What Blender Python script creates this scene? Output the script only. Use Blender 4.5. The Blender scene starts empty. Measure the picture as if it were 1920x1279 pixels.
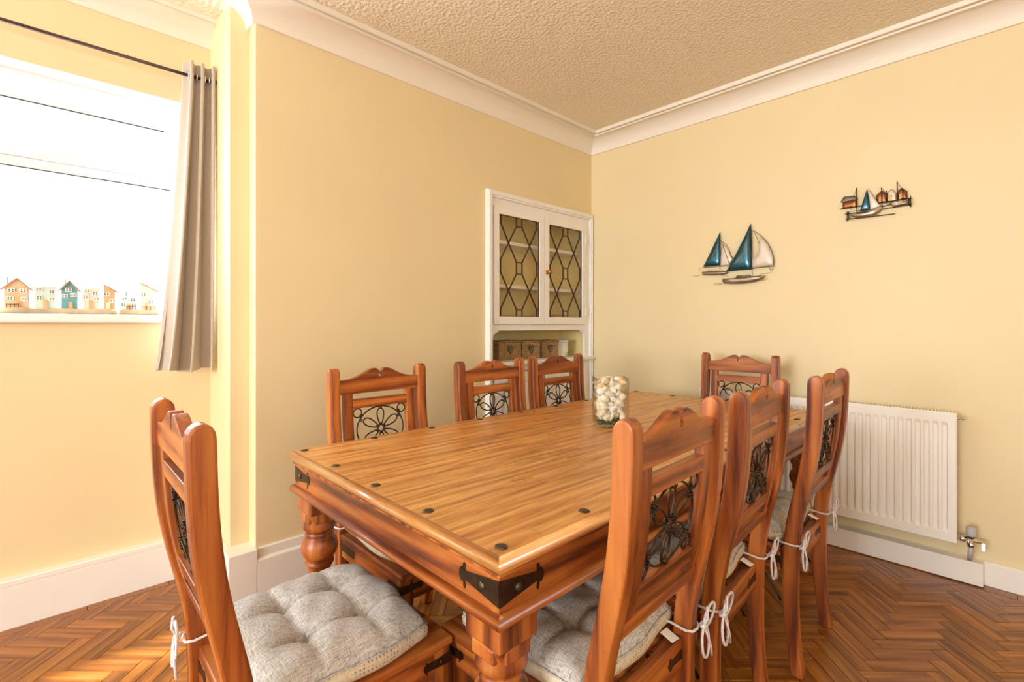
import bpy, bmesh, math, random
from mathutils import Vector, Matrix
random.seed(7)
PI = math.pi
S = bpy.context.scene
COL = S.collection

# ---------------------------------------------------------------- camera, world, lights, exposure
YAW = math.radians(46.2)
FW = Vector((math.cos(YAW), math.sin(YAW), 0)); RT = Vector((math.sin(YAW), -math.cos(YAW), 0))
cam = bpy.data.cameras.new('camera'); camo = bpy.data.objects.new('camera', cam); COL.objects.link(camo)
cam.sensor_width = 36; cam.lens = 909 / 1920 * 36; cam.shift_y = -31.5 / 1920; cam.clip_start = .02
camo.location = (0, 0, 1.2); camo.rotation_euler = (PI / 2, 0, YAW - PI / 2)
S.camera = camo
w = bpy.data.worlds.new('sky'); S.world = w; w.use_nodes = True
bg = w.node_tree.nodes['Background']; bg.inputs[0].default_value = (.86, .96, 1.06, 1); bg.inputs[1].default_value = 3.2
def area(name, loc, rot, sx, sy, power, col=(1, 1, 1), portal=False):
    l = bpy.data.lights.new(name, 'AREA'); l.shape = 'RECTANGLE'; l.size = sx; l.size_y = sy; l.energy = power; l.color = col
    if portal: l.cycles.is_portal = True
    o = bpy.data.objects.new(name, l); COL.objects.link(o); o.location = loc; o.rotation_euler = rot; return o
area('daylight_bay', (-.55, 3.12, 1.78), (-PI / 2, 0, 0), 2.3, 1.1, 42, (.86, .96, 1.06))
area('daylight_back', (-4.55, .9, 1.5), (0, -PI / 2, 0), 1.3, 2.2, 120, (.86, .96, 1.06))
area('fill_side', (-1.0, -2.45, 1.45), (PI / 2, 0, 0), 1.7, 1.2, 9, (.86, .96, 1.06))  # added fill lamp, brightens the chair faces turned to the camera
sun = bpy.data.lights.new('sun', 'SUN'); sun.energy = 13; sun.angle = math.radians(5); sun.color = (1, .93, .8)
suno = bpy.data.objects.new('sun', sun); COL.objects.link(suno)
suno.rotation_euler = Vector((.13, -.40, -.95)).to_track_quat('-Z', 'Y').to_euler()
S.view_settings.view_transform = 'Standard'; S.view_settings.look = 'None'; S.view_settings.gamma = 1
S.view_settings.use_curve_mapping = False; S.view_settings.exposure = .78

# ---------------------------------------------------------------- materials
def lin(c):
    return tuple((v / 255 / 12.92 if v / 255 <= .04045 else ((v / 255 + .055) / 1.055) ** 2.4) for v in c) + (1,)
class NT:
    def __init__(s, name):
        s.m = bpy.data.materials.new(name); s.m.use_nodes = True; s.t = s.m.node_tree
        s.b = s.t.nodes['Principled BSDF']; s.out = s.t.nodes['Material Output']
    def n(s, typ, **k):
        x = s.t.nodes.new(typ)
        for a, v in k.items():
            if a.startswith('i_'):
                key = a[2:]; key = int(key) if key.isdigit() else key.replace('_', ' ')
                x.inputs[key].default_value = v
            else: setattr(x, a, v)
        return x
    def l(s, a, b): s.t.links.new(a, b)
    def ramp(s, f, stops):
        r = s.n('ShaderNodeValToRGB'); e = r.color_ramp.elements
        e[0].position, e[0].color = stops[0]; e[1].position, e[1].color = stops[-1]
        for p, c in stops[1:-1]:
            q = e.new(p); q.color = c
        s.l(f, r.inputs[0]); return r
    def bump(s, h, strength, dist=.002):
        b = s.n('ShaderNodeBump'); b.inputs['Strength'].default_value = strength; b.inputs['Distance'].default_value = dist
        s.l(h, b.inputs['Height']); s.l(b.outputs[0], s.b.inputs['Normal'])
def plain(name, c, rough=.5, metal=0, noise=0, scale=8, bump=0, bscale=60, coat=0, spec=.5):
    t = NT(name); t.b.inputs['Roughness'].default_value = rough; t.b.inputs['Metallic'].default_value = metal
    t.b.inputs['Specular IOR Level'].default_value = spec
    c = lin(c); t.b.inputs['Base Color'].default_value = c
    if coat: t.b.inputs['Coat Weight'].default_value = coat; t.b.inputs['Coat Roughness'].default_value = .15
    co = t.n('ShaderNodeTexCoord')
    if noise:
        n = t.n('ShaderNodeTexNoise', i_Scale=scale, i_Detail=4.); t.l(co.outputs['Object'], n.inputs['Vector'])
        d = tuple(v * (1 - noise) for v in c[:3]) + (1,); u = tuple(min(1, v * (1 + noise)) for v in c[:3]) + (1,)
        r = t.ramp(n.outputs[0], [(.3, d), (.7, u)]); t.l(r.outputs[0], t.b.inputs['Base Color'])
    if bump:
        n2 = t.n('ShaderNodeTexNoise', i_Scale=bscale, i_Detail=3.); t.l(co.outputs['Object'], n2.inputs['Vector'])
        t.bump(n2.outputs[0], bump)
    return t.m
def wood(name, axis, c1, c2, c3, rough=.40, coat=.14, sc=1., wear=None, bands=0, uv=False, wmix=.24):
    t = NT(name); co = t.n('ShaderNodeTexCoord'); mp = t.n('ShaderNodeMapping')
    st = [34, 34, 34]; st['xyz'.index(axis)] = 2.2
    mp.inputs['Scale'].default_value = [v * sc for v in st]
    oi = t.n('ShaderNodeObjectInfo'); gi = t.n('ShaderNodeNewGeometry')
    add = t.n('ShaderNodeMath', operation='ADD'); t.l(oi.outputs['Random'], add.inputs[0]); t.l(gi.outputs['Random Per Island'], add.inputs[1])
    fr = t.n('ShaderNodeMath', operation='FRACT'); t.l(add.outputs[0], fr.inputs[0])
    mul = t.n('ShaderNodeMath', operation='MULTIPLY'); mul.inputs[1].default_value = 37.; t.l(fr.outputs[0], mul.inputs[0])
    cx = t.n('ShaderNodeCombineXYZ')
    for i in range(3): t.l(mul.outputs[0], cx.inputs[i])
    t.l(cx.outputs[0], mp.inputs['Location'])
    t.l(co.outputs['UV' if uv else 'Object'], mp.inputs['Vector'])
    n = t.n('ShaderNodeTexNoise', i_Scale=1., i_Detail=8., i_Roughness=.68, i_Distortion=.7); t.l(mp.outputs[0], n.inputs['Vector'])
    wv = t.n('ShaderNodeTexWave', i_Scale=.55, i_Distortion=9., i_Detail=3.); wv.bands_direction = 'DIAGONAL'
    mp2 = t.n('ShaderNodeMapping'); mp2.inputs['Scale'].default_value = [v * sc * .5 for v in st]; t.l(co.outputs['UV' if uv else 'Object'], mp2.inputs['Vector']); t.l(cx.outputs[0], mp2.inputs['Location'])
    t.l(mp2.outputs[0], wv.inputs['Vector'])
    mx = t.n('ShaderNodeMix'); mx.data_type = 'FLOAT'; mx.inputs[0].default_value = wmix
    t.l(n.outputs[0], mx.inputs[2]); t.l(wv.outputs[0], mx.inputs[3])
    r = t.ramp(mx.outputs[0], [(.3, lin(c1)), (.5, lin(c2)), (.72, lin(c3))])
    col = r.outputs[0]
    hv = t.n('ShaderNodeHueSaturation'); mr = t.n('ShaderNodeMapRange'); mr.inputs['To Min'].default_value = .78 if uv else .86; mr.inputs['To Max'].default_value = 1.2 if uv else 1.12
    t.l(fr.outputs[0], mr.inputs['Value']); t.l(mr.outputs[0], hv.inputs['Value']); t.l(col, hv.inputs['Color']); col = hv.outputs[0]
    if bands:   # glued-up boards of slightly different tone
        sx = t.n('ShaderNodeSeparateXYZ'); t.l(co.outputs['Object'], sx.inputs[0])
        m1 = t.n('ShaderNodeMath', operation='MULTIPLY'); m1.inputs[1].default_value = bands; t.l(sx.outputs[1], m1.inputs[0])
        fl = t.n('ShaderNodeMath', operation='FLOOR'); t.l(m1.outputs[0], fl.inputs[0])
        wn = t.n('ShaderNodeTexWhiteNoise', noise_dimensions='1D'); t.l(fl.outputs[0], wn.inputs['W'])
        h2 = t.n('ShaderNodeHueSaturation'); m2 = t.n('ShaderNodeMapRange'); m2.inputs['To Min'].default_value = .9; m2.inputs['To Max'].default_value = 1.08
        t.l(wn.outputs[0], m2.inputs['Value']); t.l(m2.outputs[0], h2.inputs['Value']); t.l(col, h2.inputs['Color']); col = h2.outputs[0]
    # small dark flecks and wear
    nn = t.n('ShaderNodeTexNoise', i_Scale=7., i_Detail=8., i_Roughness=.75); t.l(co.outputs['Object'], nn.inputs['Vector'])
    rr = t.ramp(nn.outputs[0], [(.28, (.45, .4, .38, 1)), (.42, (1, 1, 1, 1))])
    mm = t.n('ShaderNodeMix'); mm.data_type = 'RGBA'; mm.blend_type = 'MULTIPLY'; mm.inputs[0].default_value = .7
    t.l(col, mm.inputs[6]); t.l(rr.outputs[0], mm.inputs[7]); t.l(mm.outputs[2], t.b.inputs['Base Color'])
    t.b.inputs['Roughness'].default_value = rough
    r2 = t.ramp(nn.outputs[0], [(.3, (rough + .12,) * 3 + (1,)), (.7, (rough - .08,) * 3 + (1,))]); t.l(r2.outputs[0], t.b.inputs['Roughness'])
    t.b.inputs['Coat Weight'].default_value = coat; t.b.inputs['Coat Roughness'].default_value = .22
    t.bump(n.outputs[0], .12, .0015)
    return t.m
def weave(name, ca, cb, s=420, dots=None):
    t = NT(name); co = t.n('ShaderNodeTexCoord')
    vals = []
    for d, m in (('X', (60, 700, 60)), ('Y', (700, 60, 60))):
        mp = t.n('ShaderNodeMapping'); mp.inputs['Scale'].default_value = m; t.l(co.outputs['Object'], mp.inputs['Vector'])
        n = t.n('ShaderNodeTexNoise', i_Scale=1., i_Detail=3.); t.l(mp.outputs[0], n.inputs['Vector']); vals.append(n.outputs[0])
    mx = t.n('ShaderNodeMath', operation='ADD'); t.l(vals[0], mx.inputs[0]); t.l(vals[1], mx.inputs[1])
    hf = t.n('ShaderNodeMath', operation='MULTIPLY'); hf.inputs[1].default_value = .5; t.l(mx.outputs[0], hf.inputs[0])
    f = hf.outputs[0]
    r = t.ramp(f, [(.36, lin(ca)), (.6, lin(cb))]); colr = r.outputs[0]
    if dots:
        v = t.n('ShaderNodeTexVoronoi', i_Scale=110., i_Randomness=.2); t.l(co.outputs['Object'], v.inputs['Vector'])
        q = t.ramp(v.outputs['Distance'], [(.18, (.45, .38, .3, 1)), (.32, (1, 1, 1, 1))])
        m = t.n('ShaderNodeMix'); m.data_type = 'RGBA'; m.blend_type = 'MULTIPLY'; m.inputs[0].default_value = 1
        t.l(colr, m.inputs[6]); t.l(q.outputs[0], m.inputs[7]); colr = m.outputs[2]
    t.l(colr, t.b.inputs['Base Color']); t.b.inputs['Roughness'].default_value = .9; t.b.inputs['Specular IOR Level'].default_value = .15
    t.bump(f, .5, .0015)
    return t.m
def glassy(name, tint, gl=.12, rough=.02):
    t = NT(name); t.t.nodes.remove(t.b)
    tr = t.n('ShaderNodeBsdfTransparent'); tr.inputs[0].default_value = tint
    g = t.n('ShaderNodeBsdfGlossy'); g.inputs['Roughness'].default_value = rough
    lw = t.n('ShaderNodeLayerWeight'); mx = t.n('ShaderNodeMixShader')
    pw = t.n('ShaderNodeMath', operation='POWER'); pw.inputs[1].default_value = 4.; t.l(lw.outputs['Facing'], pw.inputs[0])
    ad = t.n('ShaderNodeMath', operation='MULTIPLY_ADD'); ad.inputs[1].default_value = gl; ad.inputs[2].default_value = .035; t.l(pw.outputs[0], ad.inputs[0])
    t.l(ad.outputs[0], mx.inputs[0]); t.l(tr.outputs[0], mx.inputs[1]); t.l(g.outputs[0], mx.inputs[2]); t.l(mx.outputs[0], t.out.inputs[0])
    return t.m
W1, W2, W3 = (88, 36, 10), (160, 82, 29), (198, 119, 50)
M = dict(
    wall=plain('cream_wall_paint', (236, 215, 168), .55, noise=.025, scale=2, bump=.06, bscale=90),
    white=plain('white_gloss_paint', (246, 238, 228), .32, noise=.02, scale=5, bump=.05, bscale=25),
    cove=plain('cove_paint', (243, 232, 214), .6),
    cabwhite=plain('cabinet_paint', (246, 240, 232), .4, noise=.02),
    cabin=plain('cabinet_inside_paint', (248, 224, 156), .6),
    upvc=plain('white_plastic', (245, 245, 245), .3),
    sub=plain('dark_gap', (50, 26, 12), .8),
    iron=plain('blackened_iron', (74, 58, 44), .42, .85, noise=.3, scale=40, bump=.25, bscale=200),
    stud=plain('aged_bronze', (92, 78, 60), .45, .8, noise=.25, scale=60),
    lead=plain('lead_came', (82, 60, 36), .5, .5),
    brass=plain('brass', (190, 130, 50), .25, 1),
    chrome=plain('chrome', (215, 215, 215), .1, 1),
    greyplastic=plain('grey_plastic', (190, 186, 184), .4),
    black=plain('black_plastic', (30, 26, 24), .4),
    rubber=plain('dark_gasket', (70, 66, 72), .5),
    radiator=plain('radiator_enamel', (246, 238, 224), .22),
    pole=plain('curtain_pole_metal', (95, 78, 80), .25, .8),
    tie=weave('tie_cord', (196, 186, 182), (236, 226, 222)),
    linen=weave('grey_linen', (142, 134, 126), (218, 210, 200)),
    gusset=weave('dotted_gusset', (196, 178, 146), (226, 210, 182), dots=1),
    tag=plain('white_tag', (240, 235, 228), .8),
    teal=plain('teal_enamel', (8, 72, 84), .28, .55, noise=.35, scale=9, coat=.5),
    pearl=plain('pearl_enamel', (222, 204, 184), .4, .15, noise=.1, scale=8),
    silver=plain('brushed_pewter', (150, 132, 112), .35, .8, noise=.4, scale=18),
    darkwire=plain('dark_wire', (30, 18, 12), .5, .3),
    goldwire=plain('gold_wire', (176, 126, 52), .35, .8),
    copper=plain('copper', (150, 88, 50), .35, .7, noise=.35, scale=20),
    slate=plain('slate_metal', (112, 100, 86), .4, .6, noise=.3, scale=30),
    amber=plain('amber_enamel', (230, 160, 60), .4, .3),
    wx=wood('sheesham_x', 'x', W1, W2, W3), wy=wood('sheesham_y', 'y', W1, W2, W3), wz=wood('sheesham_z', 'z', W1, W2, W3),
    top=wood('table_top_wood', 'x', (146, 82, 32), (208, 141, 69), (234, 182, 108), .38, .3, 1.5, bands=8, wmix=.12),
    topx=wood('table_edge_x', 'x', (150, 86, 36), (204, 136, 68), (232, 178, 106), .3, .7, 1.4, wmix=.12),
    topy=wood('table_edge_y', 'y', (150, 86, 36), (204, 136, 68), (232, 178, 106), .3, .7, 1.4, wmix=.12),
    floor=wood('parquet_oak', 'x', (100, 52, 11), (150, 88, 26), (184, 120, 42), .32, .2, 1.2, uv=True, wmix=.12),
    tanwood=plain('tan_wood', (228, 190, 150), .6, noise=.06, scale=20),
    mint=plain('mint_paint', (206, 226, 212), .6), tealp=plain('teal_paint', (110, 168, 176), .6),
    greyp=plain('pale_stone_paint', (232, 222, 206), .6), orangewood=plain('orange_wood', (222, 176, 124), .6),
    whitep=plain('white_paint', (240, 236, 228), .6), creamp=plain('cream_wood', (240, 220, 184), .6),
    roofw=plain('toy_roof_wood', (188, 146, 112), .7, noise=.1, scale=30),
    drift=plain('driftwood', (200, 176, 140), .7, noise=.2, scale=14),
    windot=plain('window_dot', (70, 60, 60), .6),
    stonewhite=plain('white_ceramic', (240, 234, 218), .35),
    gravel=plain('dark_moss', (70, 92, 46), .8, noise=.5, scale=120),
    napkin=plain('napkin_cloth', (228, 214, 196), .9),
    clear=glassy('vase_glass', (.985, .992, .98, 1), .7), pane=glassy('pane_glass', (1, .99, .96, 1), .3, .04), winglass=glassy('window_glass', (.98, .99, 1, 1), .4),
    sheliv=plain('shell_ivory', (246, 230, 204), .38, noise=.12, scale=45), shelor=plain('shell_apricot', (236, 196, 146), .38, noise=.25, scale=40), shelwh=plain('shell_white', (250, 244, 232), .35, noise=.05, scale=40),
)
def ceiling_mat():
    t = NT('stippled_ceiling'); co = t.n('ShaderNodeTexCoord')
    t.b.inputs['Base Color'].default_value = lin((240, 226, 200)); t.b.inputs['Roughness'].default_value = .8
    n = t.n('ShaderNodeTexNoise', i_Scale=75., i_Detail=3.); t.l(co.outputs['Object'], n.inputs['Vector'])
    v = t.n('ShaderNodeTexVoronoi', i_Scale=60.); t.l(co.outputs['Object'], v.inputs['Vector'])
    a = t.n('ShaderNodeMath', operation='ADD'); t.l(n.outputs[0], a.inputs[0]); t.l(v.outputs['Distance'], a.inputs[1])
    t.bump(a.outputs[0], .55, .008); return t.m
M['ceil'] = ceiling_mat()
def curtain_mat():
    t = NT('curtain_fabric'); co = t.n('ShaderNodeTexCoord')
    n = t.n('ShaderNodeTexNoise', i_Scale=300., i_Detail=2.); t.l(co.outputs['Object'], n.inputs['Vector'])
    r = t.ramp(n.outputs[0], [(.3, lin((186, 168, 148))), (.7, lin((204, 186, 166)))])
    t.l(r.outputs[0], t.b.inputs['Base Color']); t.b.inputs['Roughness'].default_value = .75
    tl = t.n('ShaderNodeBsdfTranslucent'); tl.inputs[0].default_value = lin((200, 176, 150))
    mx = t.n('ShaderNodeMixShader'); mx.inputs[0].default_value = .12
    t.l(t.b.outputs[0], mx.inputs[1]); t.l(tl.outputs[0], mx.inputs[2]); t.l(mx.outputs[0], t.out.inputs[0]); t.bump(n.outputs[0], .15, .001); return t.m
M['curtain'] = curtain_mat()
def wicker_mat():
    t = NT('wicker_weave'); co = t.n('ShaderNodeTexCoord')
    b = t.n('ShaderNodeTexBrick', i_Scale=1.); b.inputs['Color1'].default_value = lin((206, 166, 112)); b.inputs['Color2'].default_value = lin((160, 118, 72)); b.inputs['Mortar'].default_value = lin((60, 38, 20))
    b.inputs['Brick Width'].default_value = .5; b.inputs['Row Height'].default_value = .18; b.inputs['Mortar Size'].default_value = .03
    mp = t.n('ShaderNodeMapping'); mp.inputs['Rotation'].default_value = (PI / 2, 0, 0); mp.inputs['Scale'].default_value = (34, 34, 34)
    t.l(co.outputs['Object'], mp.inputs['Vector']); t.l(mp.outputs[0], b.inputs['Vector']); t.l(b.outputs[0], t.b.inputs['Base Color'])
    t.b.inputs['Roughness'].default_value = .6; t.bump(b.outputs['Fac'], -.6, .003); return t.m
M['wicker'] = wicker_mat()

# ---------------------------------------------------------------- mesh builder
class MB:
    def __init__(s): s.v = []; s.f = []; s.sm = []; s.uv = {}
    def add(s, vs, fs, smooth=False):
        o = len(s.v); s.v += [tuple(v) for v in vs]
        for f in fs: s.f.append(tuple(i + o for i in f)); s.sm.append(smooth)
        return s
    def box(s, x0, x1, y0, y1, z0, z1, T=None):
        vs = [Vector((x, y, z)) for x in (x0, x1) for y in (y0, y1) for z in (z0, z1)]
        if T is not None: vs = [T @ v for v in vs]
        return s.add(vs, [(0, 1, 3, 2), (4, 6, 7, 5), (0, 4, 5, 1), (2, 3, 7, 6), (0, 2, 6, 4), (1, 5, 7, 3)])
    def prism(s, pts, fn, a, b, smooth=False):
        """pts 2D outline (ccw), fn(p, t) -> 3D; extruded t=a..b"""
        n = len(pts); vs = [fn(p, a) for p in pts] + [fn(p, b) for p in pts]
        s.add(vs, [tuple(range(n))[::-1], tuple(range(n, 2 * n))]); 
        o = len(s.v) - 2 * n
        for i in range(n):
            j = (i + 1) % n; s.f.append((o + i, o + j, o + n + j, o + n + i)); s.sm.append(smooth)
        return s
    def tube(s, pts, r, n=8, closed=False, flat=1.):
        P = [Vector(p) for p in pts]; m = len(P); vs = []; up = None
        for i in range(m):
            if closed: t = (P[(i + 1) % m] - P[i - 1])
            else: t = P[min(i + 1, m - 1)] - P[max(i - 1, 0)]
            t.normalize()
            if up is None:
                up = Vector((0, 0, 1)) if abs(t.z) < .9 else Vector((1, 0, 0))
            u = (up - t * up.dot(t)); u.normalize(); b = t.cross(u); up = u
            for k in range(n):
                a = 2 * PI * k / n; vs.append(P[i] + u * (r * math.cos(a)) + b * (r * flat * math.sin(a)))
        fs = []
        for i in range(m if closed else m - 1):
            i2 = (i + 1) % m
            for k in range(n): fs.append((i * n + k, i * n + (k + 1) % n, i2 * n + (k + 1) % n, i2 * n + k))
        s.add(vs, fs, True)
        if not closed:
            o = len(s.v) - m * n; s.f.append(tuple(o + k for k in range(n))[::-1]); s.sm.append(False)
            s.f.append(tuple(o + (m - 1) * n + k for k in range(n))); s.sm.append(False)
        return s
    def loft(s, rings, n, cap=True, smooth=True):
        vs = [v for r in rings for v in r]; fs = []
        for i in range(len(rings) - 1):
            for k in range(n): fs.append((i * n + k, i * n + (k + 1) % n, (i + 1) * n + (k + 1) % n, (i + 1) * n + k))
        s.add(vs, fs, smooth)
        if cap:
            o = len(s.v) - len(rings) * n; s.f.append(tuple(o + k for k in range(n))[::-1]); s.sm.append(False)
            s.f.append(tuple(o + (len(rings) - 1) * n + k for k in range(n))); s.sm.append(False)
        return s
    def lathe(s, prof, n=20, c=(0, 0, 0), T=None, cap=True):
        rings = []
        for r, z in prof:
            ring = [Vector((c[0] + r * math.cos(2 * PI * k / n), c[1] + r * math.sin(2 * PI * k / n), c[2] + z)) for k in range(n)]
            if T is not None: ring = [T @ v for v in ring]
            rings.append(ring)
        return s.loft(rings, n, cap)
    def grid(s, fn, nu, nv, smooth=True, flip=False):
        vs = [fn(i / nu, j / nv) for j in range(nv + 1) for i in range(nu + 1)]
        fs = []
        for j in range(nv):
            for i in range(nu):
                a = j * (nu + 1) + i; q = (a, a + 1, a + nu + 2, a + nu + 1); fs.append(q[::-1] if flip else q)
        return s.add(vs, fs, smooth)
    def mesh(s, name, mat):
        me = bpy.data.meshes.new(name); me.from_pydata(s.v, [], s.f); me.materials.append(mat)
        me.polygons.foreach_set('use_smooth', s.sm); me.update()
        return me
    def build(s, name, mat, parent=None, bevel=0, loc=None, seg=2):
        o = bpy.data.objects.new(name, s.mesh(name, mat)); COL.objects.link(o)
        if parent: o.parent = parent
        if loc: o.location = loc
        if bevel:
            b = o.modifiers.new('bevel', 'BEVEL'); b.width = bevel; b.segments = seg; b.limit_method = 'ANGLE'; b.angle_limit = math.radians(40); b.harden_normals = False
        return o
def tag(o, label=None, cat=None, group=None, kind=None):
    if label: o['label'] = label
    if cat: o['category'] = cat
    if group: o['group'] = group
    if kind: o['kind'] = kind
    return o
def thing(name, loc, rz, label, cat, group=None):
    o = bpy.data.objects.new(name, None); COL.objects.link(o); o.location = loc; o.rotation_euler = (0, 0, rz); o.empty_display_size = .05
    return tag(o, label, cat, group)
def struct(o): o['kind'] = 'structure'; return o
def dup(root, loc=None, rz=None, label=None):
    def cp(o, par):
        c = o.copy(); COL.objects.link(c); c.parent = par
        for ch in list(o.children): cp(ch, c)
        return c
    c = cp(root, None)
    if loc is not None: c.location = loc
    if rz is not None: c.rotation_euler = (0, 0, rz)
    if label: c['label'] = label
    return c

# ---------------------------------------------------------------- room
XF, YL, YB, ZC = 3.135, 2.355, 2.79, 2.655     # far wall, long wall, window wall, ceiling
XP, XQ, YS = .669, .588, 2.44                  # end of long wall, pier face, step
NX0, NX1 = 2.06, 3.10                          # cupboard niche
m = MB()
m.prism([(XP, -.02), (NX0, -.02), (NX0, 2.03), (NX1, 2.03), (NX1, -.02), (XF + .12, -.02), (XF + .12, 2.72), (XP, 2.72)], lambda p, t: (p[0], t, p[1]), YL, YS)
m.box(XQ, XP + .3, YS, 3.06, -.02, 2.72)
m.box(-1.78, -1.68, YL, 3.06, -.02, 2.72).box(-4.5, -1.68, YL, YS, -.02, 2.72)
struct(m.build('wall_left', M['wall'], bevel=.005))
m = MB(); WX0, WX1, WZ0, WZ1 = -1.4, .50, 1.243, 2.268
m.box(-1.78, WX0, YB, 3.0, -.02, 2.72).box(WX1, XQ + .02, YB, 3.0, -.02, 2.72).box(WX0, WX1, YB, 3.0, -.02, WZ0).box(WX0, WX1, YB, 3.0, WZ1, 2.72)
struct(m.build('wall_window', M['wall']))
struct(MB().box(XF, XF + .12, -2.5, YL + .5, -.02, 2.72).build('wall_far', M['wall']))
m = MB(); m.box(-4.5, -4.4, -2.5, -.2, -.02, 2.72).box(-4.5, -4.4, 2.0, 2.5, -.02, 2.72).box(-4.5, -4.4, -.2, 2.0, -.02, .85).box(-4.5, -4.4, -.2, 2.0, 2.15, 2.72)
struct(m.build('wall_back', M['wall']))
m = MB(); m.box(-4.5, -1.85, -2.4, -2.3, -.02, 2.72).box(-.15, XF + .12, -2.4, -2.3, -.02, 2.72).box(-1.85, -.15, -2.4, -2.3, -.02, .85).box(-1.85, -.15, -2.4, -2.3, 2.05, 2.72)
struct(m.build('wall_right', M['wall']))
struct(MB().box(-4.5, XF + .12, -2.4, 3.06, ZC, ZC + .1).build('ceiling', M['ceil']))
fl = struct(MB().box(-4.5, XF + .12, -2.4, 3.06, -.06, -.003).build('floor', M['sub']))

def sweep(name, path, prof, mat, k='structure'):
    """prof (p, z) polygon swept along path, room on the left of the travel direction, mitred"""
    P = [Vector((x, y)) for x, y in path]; rings = []
    for i, p in enumerate(P):
        d0 = (p - P[i - 1]).normalized() if i else None; d1 = (P[i + 1] - p).normalized() if i < len(P) - 1 else None
        n0 = Vector((-d0.y, d0.x)) if d0 else None; n1 = Vector((-d1.y, d1.x)) if d1 else None
        if n0 is None: mi = n1
        elif n1 is None: mi = n0
        else: mi = (n0 + n1) / (1 + n0.dot(n1))
        rings.append([(p.x + mi.x * q[0], p.y + mi.y * q[0], q[1]) for q in prof])
    m = MB(); m.loft(rings, len(prof), True, False)
    o = m.build(name, mat); o['kind'] = k
    for pl in o.data.polygons: pl.use_smooth = False
    return o
cv = [(0, 2.54), (.012, 2.54), (.014, 2.547)] + [(.014 + .111 * (1 - math.cos(a)), 2.547 + .083 * math.sin(a)) for a in [PI / 2 * i / 10 for i in range(1, 11)]] + \
     [(.1255, 2.624), (.136, 2.624), (.1365, 2.644), (.151, 2.644), (.1515, 2.632), (.163, 2.632), (.1635, ZC + .01), (0, ZC + .01)]
sweep('trim_1', [(XF, -2.3), (XF, YL), (XP, YL), (XP, 2.50)], cv, M['cove'])['label'] = 'cove moulding'
cb = [(p * .86, ZC + .01 - (ZC + .01 - z) * .78) for p, z in cv]
sweep('trim_2', [(XQ, YB), (-1.68, YB), (-1.68, YL), (-4.4, YL)], cb, M['cove'])
bl = [(0, 0), (.028, 0), (.028, .150), (.026, .154), (.014, .160), (.013, .198), (.010, .201), (0, .201)]
sweep('baseboard_left', [(NX0 - .04, YL), (XP, YL)], bl, M['white'])
bw = [(0, 0), (.045, 0), (.045, .004), (.045, .163), (.041, .165), (.045, .168), (.045, .186), (.041, .190), (0, .190)]
sweep('baseboard_window', [(XQ - .028, YB), (-1.68, YB)], bw, M['white'])
m = MB(); m.box(XQ - .03, XP + .004, YL - .028, YS + .005, 0, .203); m.box(XQ - .03, XQ, YS, YB, 0, .203)
struct(m.build('baseboard_pier', M['white'], bevel=.003))
bf = [(0, 0), (.022, 0), (.022, .098), (.016, .104), (.010, .108), (0, .108)]
sweep('baseboard_far', [(XF, -2.3), (XF, YL)], bf, M['white'])
o = MB().box(3.066, XF - .0005, .108, 1.95, .004, .107).build('trim_3', M['white'], bevel=.002); struct(o); o['label'] = 'boxed-in pipe cover'

# window
wn = struct(thing('window_1', (-.45, 2.93, 1.75), 0, 'white plastic window over the sill of toy houses, blown out by daylight', None))
del wn['label']; wn['label'] = 'white framed window above the sill'
def P_(o): o.parent = wn; o.location = Vector(o.location) - Vector((-.45, 2.93, 1.75)); return o
fy0, fy1 = 2.90, 2.96
m = MB(); m.box(WX0, WX1, fy0, fy1, 2.184, WZ1).box(WX0, WX1, fy0, fy1, WZ0, 1.285)
for x in (WX0, -.62, .44): m.box(x, x + .06, fy0, fy1, 1.285, 2.184)
m.box(WX0 + .06, -.62, fy0, fy1, 1.862, 1.905).box(-.56, .44, fy0, fy1, 1.862, 1.905)
P_(m.build('window_frame', M['upvc'], bevel=.004))
for a, b in ((WX0 + .06, -.62), (-.56, .44)):
    m = MB(); m.box(a, b, fy0 - .012, fy1 - .01, 2.142, 2.184).box(a, b, fy0 - .012, fy1 - .01, 1.905, 1.945).box(a, a + .035, fy0 - .012, fy1 - .01, 1.945, 2.142).box(b - .035, b, fy0 - .012, fy1 - .01, 1.945, 2.142)
    s = P_(m.build('top_sash', M['upvc'], bevel=.004))
    P_(MB().box(a + .03, b - .03, 2.925, 2.931, 1.94, 2.145).build('pane', M['winglass']))
    P_(MB().box(a, b, 2.925, 2.931, 1.283, 1.864).build('pane', M['winglass']))
    m = MB(); m.box(a + .03, b - .03, fy0 - .015, fy0 - .0, 2.1365, 2.1415).box(a, b, fy0 - .005, fy0 + .004, 1.8575, 1.8620); P_(m.build('gasket', M['rubber']))
for x in (-.085, .355):
    m = MB(); m.box(x - .04, x + .04, fy0 - .025, fy0 - .012, 1.918, 1.932).box(x + .02, x + .055, fy0 - .032, fy0 - .02, 1.912, 1.922); P_(m.build('handle', M['upvc'], bevel=.003))
o = MB().box(WX0, WX1 + .0, 2.755, fy0 + .005, 1.205, WZ0).build('window_sill', M['white'], bevel=.008, seg=3); P_(o)
m = MB(); m.box(WX0 - .0, WX1 + .0, YB + .001, fy0, WZ1 - .004, WZ1 + .0).box(WX1 - .004, WX1, YB + .001, fy0, WZ0, WZ1); P_(m.build('reveal_lining', M['upvc']))

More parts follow.
